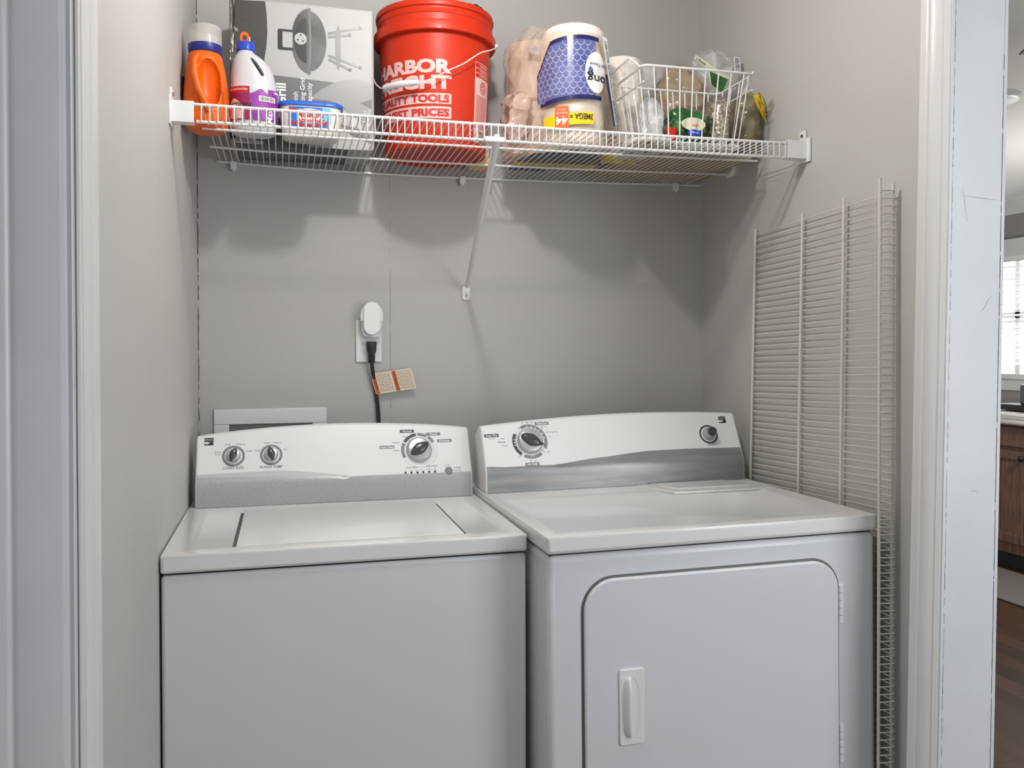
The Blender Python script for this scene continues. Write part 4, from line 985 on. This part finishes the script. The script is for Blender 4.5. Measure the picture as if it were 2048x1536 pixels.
prism(bm, [(.018*math.cos(t)+.008, .008*math.sin(t)-.014) for t in [2*PI*i/24 for i in range(24)]], fg, 0, .003, 1); text(bm, 'Ultra', .012, fg, (.010, .008), bold=.01, mi=2, n=.0025, flip=True); text(bm, 'Kroger', .007, fg, (.008, -.012), bold=.01, mi=3, n=.0035, flip=True)
obj('printed_badge', bm, ['cream', 'blue', 'orangep', 'ltext'], g, smooth=0)
bm = nb(); superblob(bm, (-.048, -.030, -.030), (.014, .014, .022), 2.6, .003, 40, 5, flat=False); obj('red_corner', bm, 'redlab', g)
bag('brown_bag', 'translucent brown plastic bag bulging above the green bag behind the basket rim', 'plastic bag', (1.080, 2.235, ZT+.148), (.074, .068, .128), 'brownfilm', 35, .010, 15)
bag('foil_bag', 'sparkling silver bubble foil packet standing in the right part of the basket', 'packet', (1.072, 2.02, ZB+.071), (.026, .040, .066), 'foil', 37, .003, 40, p=3)
bag('olive_bag', 'olive tinted plastic bag in the right corner behind the basket', 'plastic bag', (1.168, 2.235, ZT+.090), (.034, .070, .074), 'olivefilm', 39, .010, 18)
o = bag('yellow_label_bag', 'clear bag with yellow double print leaning on the right wall', 'plastic bag', (1.188, 2.090, ZT+.092), (.036, .050, .084), 'olivefilm', 41, .004, 22, p=3)
bm = nb(); fy = lambda u, v, n=0: Vector((.018+u, -.0500-n+max(0, abs(v)-.03)*.45+max(0, u)*.5, v))
prism(bm, [(-.014, .070), (.014, .082), (.019, .050), (.019, .0), (.004, .012), (-.012, .048)], fy, .010, .013, 0); text(bm, 'DOUBLE', .0150, fy, (.0015, .078), bold=.01, mi=1, n=.0138, rot=-PI/2+.15, align='LEFT', width=.072)
obj('printed_label', bm, ['yellow', 'ink'], o, smooth=0)
o = bag('clear_top_bag', 'clear crinkled bag with barcode on top of the pile in the right corner', 'plastic bag', (1.160, 2.20, ZT+.262), (.058, .050, .056), 'clear', 43, .012, 22)
bm = nb(); fb2 = frame((.040, -.056, .012), (1, .15, 0), (.1, .3, 1)); prism(bm, rrect(.020, .046, .002, 2), fb2, 0, .0006, 0)
random.seed(4)
for i in range(12): z = -.020+.0034*i; prism(bm, [(-.007, z), (.007, z), (.007, z+random.uniform(.0008, .002)), (-.007, z+random.uniform(.0008, .002))], fb2, .0006, .0010, 1)
obj('barcode', bm, ['ltext', 'ink'], o, smooth=0)
bm = nb(); fc = frame((1.105, 2.115, ZT+.246), (1, .1, -.52), (.45, -.1, 1))
prism(bm, [(-.055, -.005), (-.054, .006), (.0, .009), (.060, .012), (.062, -.040), (.02, -.035), (-.01, -.008)], fc, 0, .002, 0)
prism(bm, [(.0, -.008), (.058, .004), (.06, -.038), (.02, -.034)], fc, .002, .0026, 1); text(bm, 'is flower', .0095, fc, (-.050, -.0035), mi=2, n=.0030, align='LEFT')
tag(obj('seed_card', bm, ['cream', 'green', 'ink'], smooth=0), 'cream and green folded card poking out of the pile above the basket rim', 'card')

# ------------------------------------------------------------------ on the back wall
YW = 2.409
fw = lambda u, v, n=0: Vector((u, YW-n, v))
wp = empty('wall_outlet', (.2260, YW, 1.304)); tag(wp, 'white outlet plate on the back wall behind the oval night light', 'outlet')
fo = lambda u, v, n=0: Vector((u, -n, v))
bm = nb(); prism(bm, rrect(.070, .115, .003, 3), fo, 0, .006); obj('cover_plate', bm, 'plast', wp, bevel=.0018)
bm = nb(); prism(bm, rrect(.033, .028, .010, 4, 0, .0195), fo, .006, .0085); prism(bm, rrect(.033, .028, .010, 4, 0, -.0195), fo, .006, .0085); obj('receptacle', bm, 'plast', wp)
nl = empty('night_light', (.2320, YW-.0088, 1.362)); tag(nl, 'white oval plug-in night light with clear lower rim, plugged into the outlet', 'night light')
def stadium(w, h, k=16): return [(w/2*math.cos(PI*i/k), h/2-w/2+w/2*math.sin(PI*i/k)) for i in range(k+1)]+[(w/2*math.cos(PI+PI*i/k), -h/2+w/2+w/2*math.sin(PI+PI*i/k)) for i in range(k+1)]
bm = nb(); prism(bm, [(a, b+.003) for a, b in stadium(.046, .090)], fo, .022, .030); obj('front_shade', bm, mat('shade_white', (238, 238, 236), .35), nl, bevel=.003)
bm = nb(); prism(bm, [(.030, .046), (.024, .052), (-.024, .052), (-.030, .046), (-.030, -.002), (-.022, -.002), (-.022, .030), (.022, .030), (.022, -.002), (.030, -.002)], fo, .012, .028); bm.free()
bm = nb(); hd_ = [(.0305*math.cos(PI*i/16), .0135+.0305*math.sin(PI*i/16)) for i in range(17)]; prism(bm, hd_+[(-.0305, -.004), (.0305, -.004)], fo, .006, .024); obj('housing', bm, M['plast'], nl, bevel=.002)
bm = nb(); prism(bm, [(.0295, -.004), (-.0295, -.004), (-.026, -.040), (-.018, -.048), (.018, -.048), (.026, -.040)], fo, .001, .022); obj('clear_rim', bm, 'clear2', nl, bevel=.002)
cdr = empty('power_cord', (.232, YW, 1.285)); tag(cdr, 'black power cord plugged into the outlet running down behind the washer', 'cord')
bm = nb()
def cr(z): return Vector((0, -.022, z))
loft(bm, [(0, -.022, -.040, .0085, .008), (0, -.022, -.016, .0090, .0085), (0, -.022, -.008, .0125, .009, 3), (0, -.020, .016, .0135, .010, 4), (0, -.020, .018, .0125, .009, 4)], 20)
for i in range(5): lathe(bm, [(.0092, -.037+.004*i), (.0100, -.0360+.004*i), (.0092, -.035+.004*i)], 16, c=(0, -.022, 0), sy=.9, cap=False)
box(bm, (-.009, -.013, -.006), (.009, -.0088, .014)); obj('plug', bm, 'black', cdr, smooth=50)
bm = nb(); pts = [(0, -.022, -.038), (.001, -.022, -.048), (.003, -.020, -.062), (.007, -.014, -.090), (.0125, -.010, -.120), (.0165, -.009, -.150), (.0190, -.009, -.180), (.0200, -.010, -.215), (.0205, -.012, -.30), (.0205, -.014, -.42)]
for d in (-.0028, 0, .0028): tube(bm, [(p[0]+d, p[1], p[2]) for p in pts], .0024, 8)
obj('cord_line', bm, 'black', cdr, smooth=60)
tg = empty('warning_tag', (.292, YW-.006, 1.194), 0); tag(tg, 'small cream and orange warning tag fastened round the black cord', 'tag')
fg_ = frame((0, 0, 0), (1, -.05, .13), (.12, 0, 1)) ; fg_ = frame((0, -.012, 0), (.99, -.03, .135), (-.135, 0, .99))
bm = nb(); cvx = lambda u, v, n=0: fg_(u+.0*v, v, n)+Vector((0, -.006*(u/.055)**2*0, 0))
shear = lambda u, v, n=0: fg_(u-.10*v if 0 else u-.13*v, v, n)
prism(bm, rrect(.112, .058, .003, 3), shear, 0, .0006, 0)
prism(bm, [(-.0545, -.028), (-.0445, -.028), (-.0445, .028), (-.0545, .028)], shear, .0006, .0009, 1); prism(bm, [(.0005, -.028), (.0115, -.028), (.0115, .028), (.0005, .028)], shear, .0006, .0009, 1)
text(bm, 'ADVERTENCIA', .0075, shear, (.0087, 0), bold=.01, mi=2, n=.0012, rot=PI/2); text(bm, 'WARNING', .0075, shear, (-.0468, 0), bold=.01, mi=2, n=.0012, rot=PI/2)
random.seed(6)
for x in [-.041+.0038*i for i in range(10)]+[.0150+.0038*i for i in range(10)]:
    v = -.026+random.uniform(0, .003)
    while v < .024:
        l = random.uniform(.003, .009); prism(bm, [(x, v), (x+.0010, v), (x+.0010, min(v+l, .026)), (x, min(v+l, .026))], shear, .0006, .0009, 2); v += l+.0022
obj('tag_card', bm, ['paper', 'tagor', M['brown']], tg, smooth=0)
ob_ = empty('washer_outlet_box', (-.033, YW, 1.02)); tag(ob_, 'white recessed water outlet box frame low on the back wall behind the washer', 'outlet box')
bm = nb()
prism(bm, [(-.145, .064), (.145, .064), (.145, .105), (-.145, .105)], fo, 0, .008); prism(bm, [(-.145, -.08), (-.107, -.08), (-.107, .064), (-.145, .064)], fo, 0, .008); prism(bm, [(.107, -.08), (.145, -.08), (.145, .064), (.107, .064)], fo, 0, .008)
obj('box_frame', bm, 'plast', ob_, bevel=.002)
bm = nb(); box(bm, (-.1075, -.0042, -.08), (.1075, -.0010, .0645)); obj('recess', bm, mat('recess_grey', (112, 112, 112), .6), ob_, smooth=0)

# ------------------------------------------------------------------ kitchen beyond the opening
KX = 4.62
wy0, wy1, wz0, wz1 = 4.05, 5.35, 1.105, 1.875
bm = nb()
box(bm, (KX, -.4, 0), (KX+.1, 7.0, wz0)); box(bm, (KX, -.4, wz1), (KX+.1, 7.0, 2.3)); box(bm, (KX, -.4, wz0), (KX+.1, wy0, wz1)); box(bm, (KX, wy1, wz0), (KX+.1, 7.0, wz1)); struct('wall_kitchen', bm, mat('kitchen_paint', (150, 147, 144), .6), smooth=0)
bm = nb(); prism(bm, [(KX-.001, 2.245), (KX-.075, 2.245), (KX-.070, 2.225), (KX-.045, 2.205), (KX-.030, 2.175), (KX-.014, 2.160), (KX-.012, 2.145), (KX, 2.145)], lambda u, v, n: Vector((u, n, v)), 2.5, 6.9); struct('trim_7', bm, 'trim', smooth=40)
win = tag(obj('window_1', (lambda b: (box(b, (KX-.02, wy0-.10, wz1), (KX, wy1+.10, wz1+.11)), box(b, (KX-.03, wy0-.11, wz1+.085), (KX, wy1+.11, wz1+.11)), box(b, (KX-.02, wy0-.10, wz0-.02), (KX, wy0, wz1)), box(b, (KX-.02, wy1, wz0-.02), (KX, wy1+.10, wz1)), box(b, (KX-.05, wy0-.12, wz0-.035), (KX, wy1+.12, wz0)), box(b, (KX-.018, wy0-.10, wz0-.11), (KX, wy1+.10, wz0-.035)), b)[-1])(nb()), 'trim', bevel=.003), kind='structure')
bm = nb(); box(bm, (KX+.06, wy0, (wz0+wz1)/2-.02), (KX+.085, wy1, (wz0+wz1)/2+.02)); box(bm, (KX+.06, (wy0+wy1)/2-.02, wz0), (KX+.085, (wy0+wy1)/2+.02, wz1)); obj('sash_bars', bm, 'trim', win)
g_ = mat('window_glass', (245, 250, 250), .02, trans=1); bm = nb(); box(bm, (KX+.07, wy0, wz0), (KX+.074, wy1, wz1)); obj('pane', bm, g_, win, smooth=0)
bl = empty('window_blind', (KX+.02, (wy0+wy1)/2, wz1)); tag(bl, 'white slatted blind lowered over the kitchen window', 'blind')
bm = nb(); z = -.03
while z > -(wz1-wz0)+.03:
    vs = [bm.verts.new(p) for p in ((-.020, -.64, z-.006), (-.020, .64, z-.006), (.020, .64, z+.008), (.020, -.64, z+.008))]; bm.faces.new(vs); z -= .040
sl = obj('slats', bm, 'blind', bl, smooth=0); so = sl.modifiers.new('s', 'SOLIDIFY'); so.thickness = .003
bm = nb(); box(bm, (-.025, -.645, -.030), (.022, .645, 0)); obj('head_rail', bm, 'blind', bl)
bm = nb(); tube(bm, [(-.032, -.56, -.02), (-.034, -.555, -.52)], .004, 8); obj('tilt_wand', bm, 'card_m', bl)
bc = empty('base_cabinet', (4.0, 4.1, 0)); tag(bc, 'brown oak kitchen base cabinet with drawer above door, beyond the opening', 'cabinet')
bm = nb(); box(bm, (.02, -.9, .10), (.60, 1.6, .838)); obj('cabinet_body', bm, 'oak', bc)
bm = nb(); box(bm, (.075, -.9, 0), (.60, 1.6, .10)); obj('toe_kick', bm, 'black', bc)
for y0, y1 in ((-.46, .10), (.115, .62), (.635, 1.2)):
    bm = nb(); box(bm, (0, y0, .712), (.02, y1, .825)); obj('drawer_front', bm, 'oak', bc, bevel=.004)
    bm = nb(); box(bm, (.004, y0, .165), (.02, y1, .690)); box(bm, (-.004, y0, .165), (.006, y0+.06, .690)); box(bm, (-.004, y1-.06, .165), (.006, y1, .690)); box(bm, (-.004, y0+.06, .165), (.006, y1-.06, .215)); box(bm, (-.004, y0+.06, .640), (.006, y1-.06, .690)); d_ = obj('door', bm, 'oak', bc, bevel=.002)
    bm = nb(); superblob(bm, (-.022, y0+.032 if y0 > -.4 else -.13, .655), (.014, .017, .017), 2, 0, 1, flat=False, nu=16, nv=10); obj('knob', bm, 'black', d_)
bm = nb(); box(bm, (3.965, 3.1, .8385), (4.615, 6.2, .872)); box(bm, (3.965, 3.1, .862), (4.615, 6.2, .905)); tag(obj('countertop', bm, 'stone', bevel=.012), 'pale stone countertop on the oak base cabinet', 'countertop')
bm = nb(); box(bm, (4.06, 3.96, .907), (4.40, 4.22, .932)); cs = empty('toaster', (4.2, 4.10, .906)); bm.free()
tag(cs, 'grey and black small kitchen appliance on the countertop', 'appliance')
bm = nb(); box(bm, (-.12, -.20, .006), (.14, .17, .040)); obj('base', bm, 'black', cs, bevel=.006)
bm = nb(); box(bm, (-.07, -.18, .040), (.12, .03, .155)); obj('housing', bm, mat('dark_steel', (96, 98, 102), .35, metal=.6), cs, bevel=.008)
bm = nb(); box(bm, (-.074, -.08, .060), (-.069, -.072, .13)); obj('slot', bm, 'black', cs)
bm = nb(); box(bm, (3.50, 3.0, .001), (3.98, 5.2, .012)); tag(obj('floor_mat', bm, 'mat', bevel=.004), 'grey mat on the wood floor in front of the oak cabinet', 'mat')
rl = empty('recessed_light', (2.650, 2.775, 2.245)); tag(rl, 'round white ceiling light in the kitchen', 'ceiling light')
bm = nb(); lathe(bm, [(.096, 0), (.096, -.006), (.092, -.014), (.085, -.020), (.078, -.022)], 48); obj('trim_ring', bm, 'plast', rl)
bm = nb(); lathe(bm, [(.078, -.021), (.070, -.019), (.001, -.018)], 48, cap=False); obj('lens', bm, 'lamp', rl)
fan = empty('ceiling_fan', (2.55, 1.75, 2.245)); tag(fan, 'dark ceiling fan on the kitchen ceiling, mostly out of frame', 'ceiling fan')
bm = nb(); lathe(bm, [(.06, 0), (.06, -.02), (.015, -.03), (.015, -.08), (.09, -.09), (.10, -.14), (.05, -.16)], 32); obj('motor', bm, 'oakd', fan)
for k in range(4):
    a = math.radians(152+90*k); bm = nb(); mx = Matrix.Rotation(a, 4, 'Z'); box(bm, (.12, -.055, -.118), (.58, .055, -.112), mx=mx); box(bm, (.08, -.015, -.122), (.2, .015, -.116), mx=mx); obj('blade', bm, 'oakd', fan, bevel=.002)
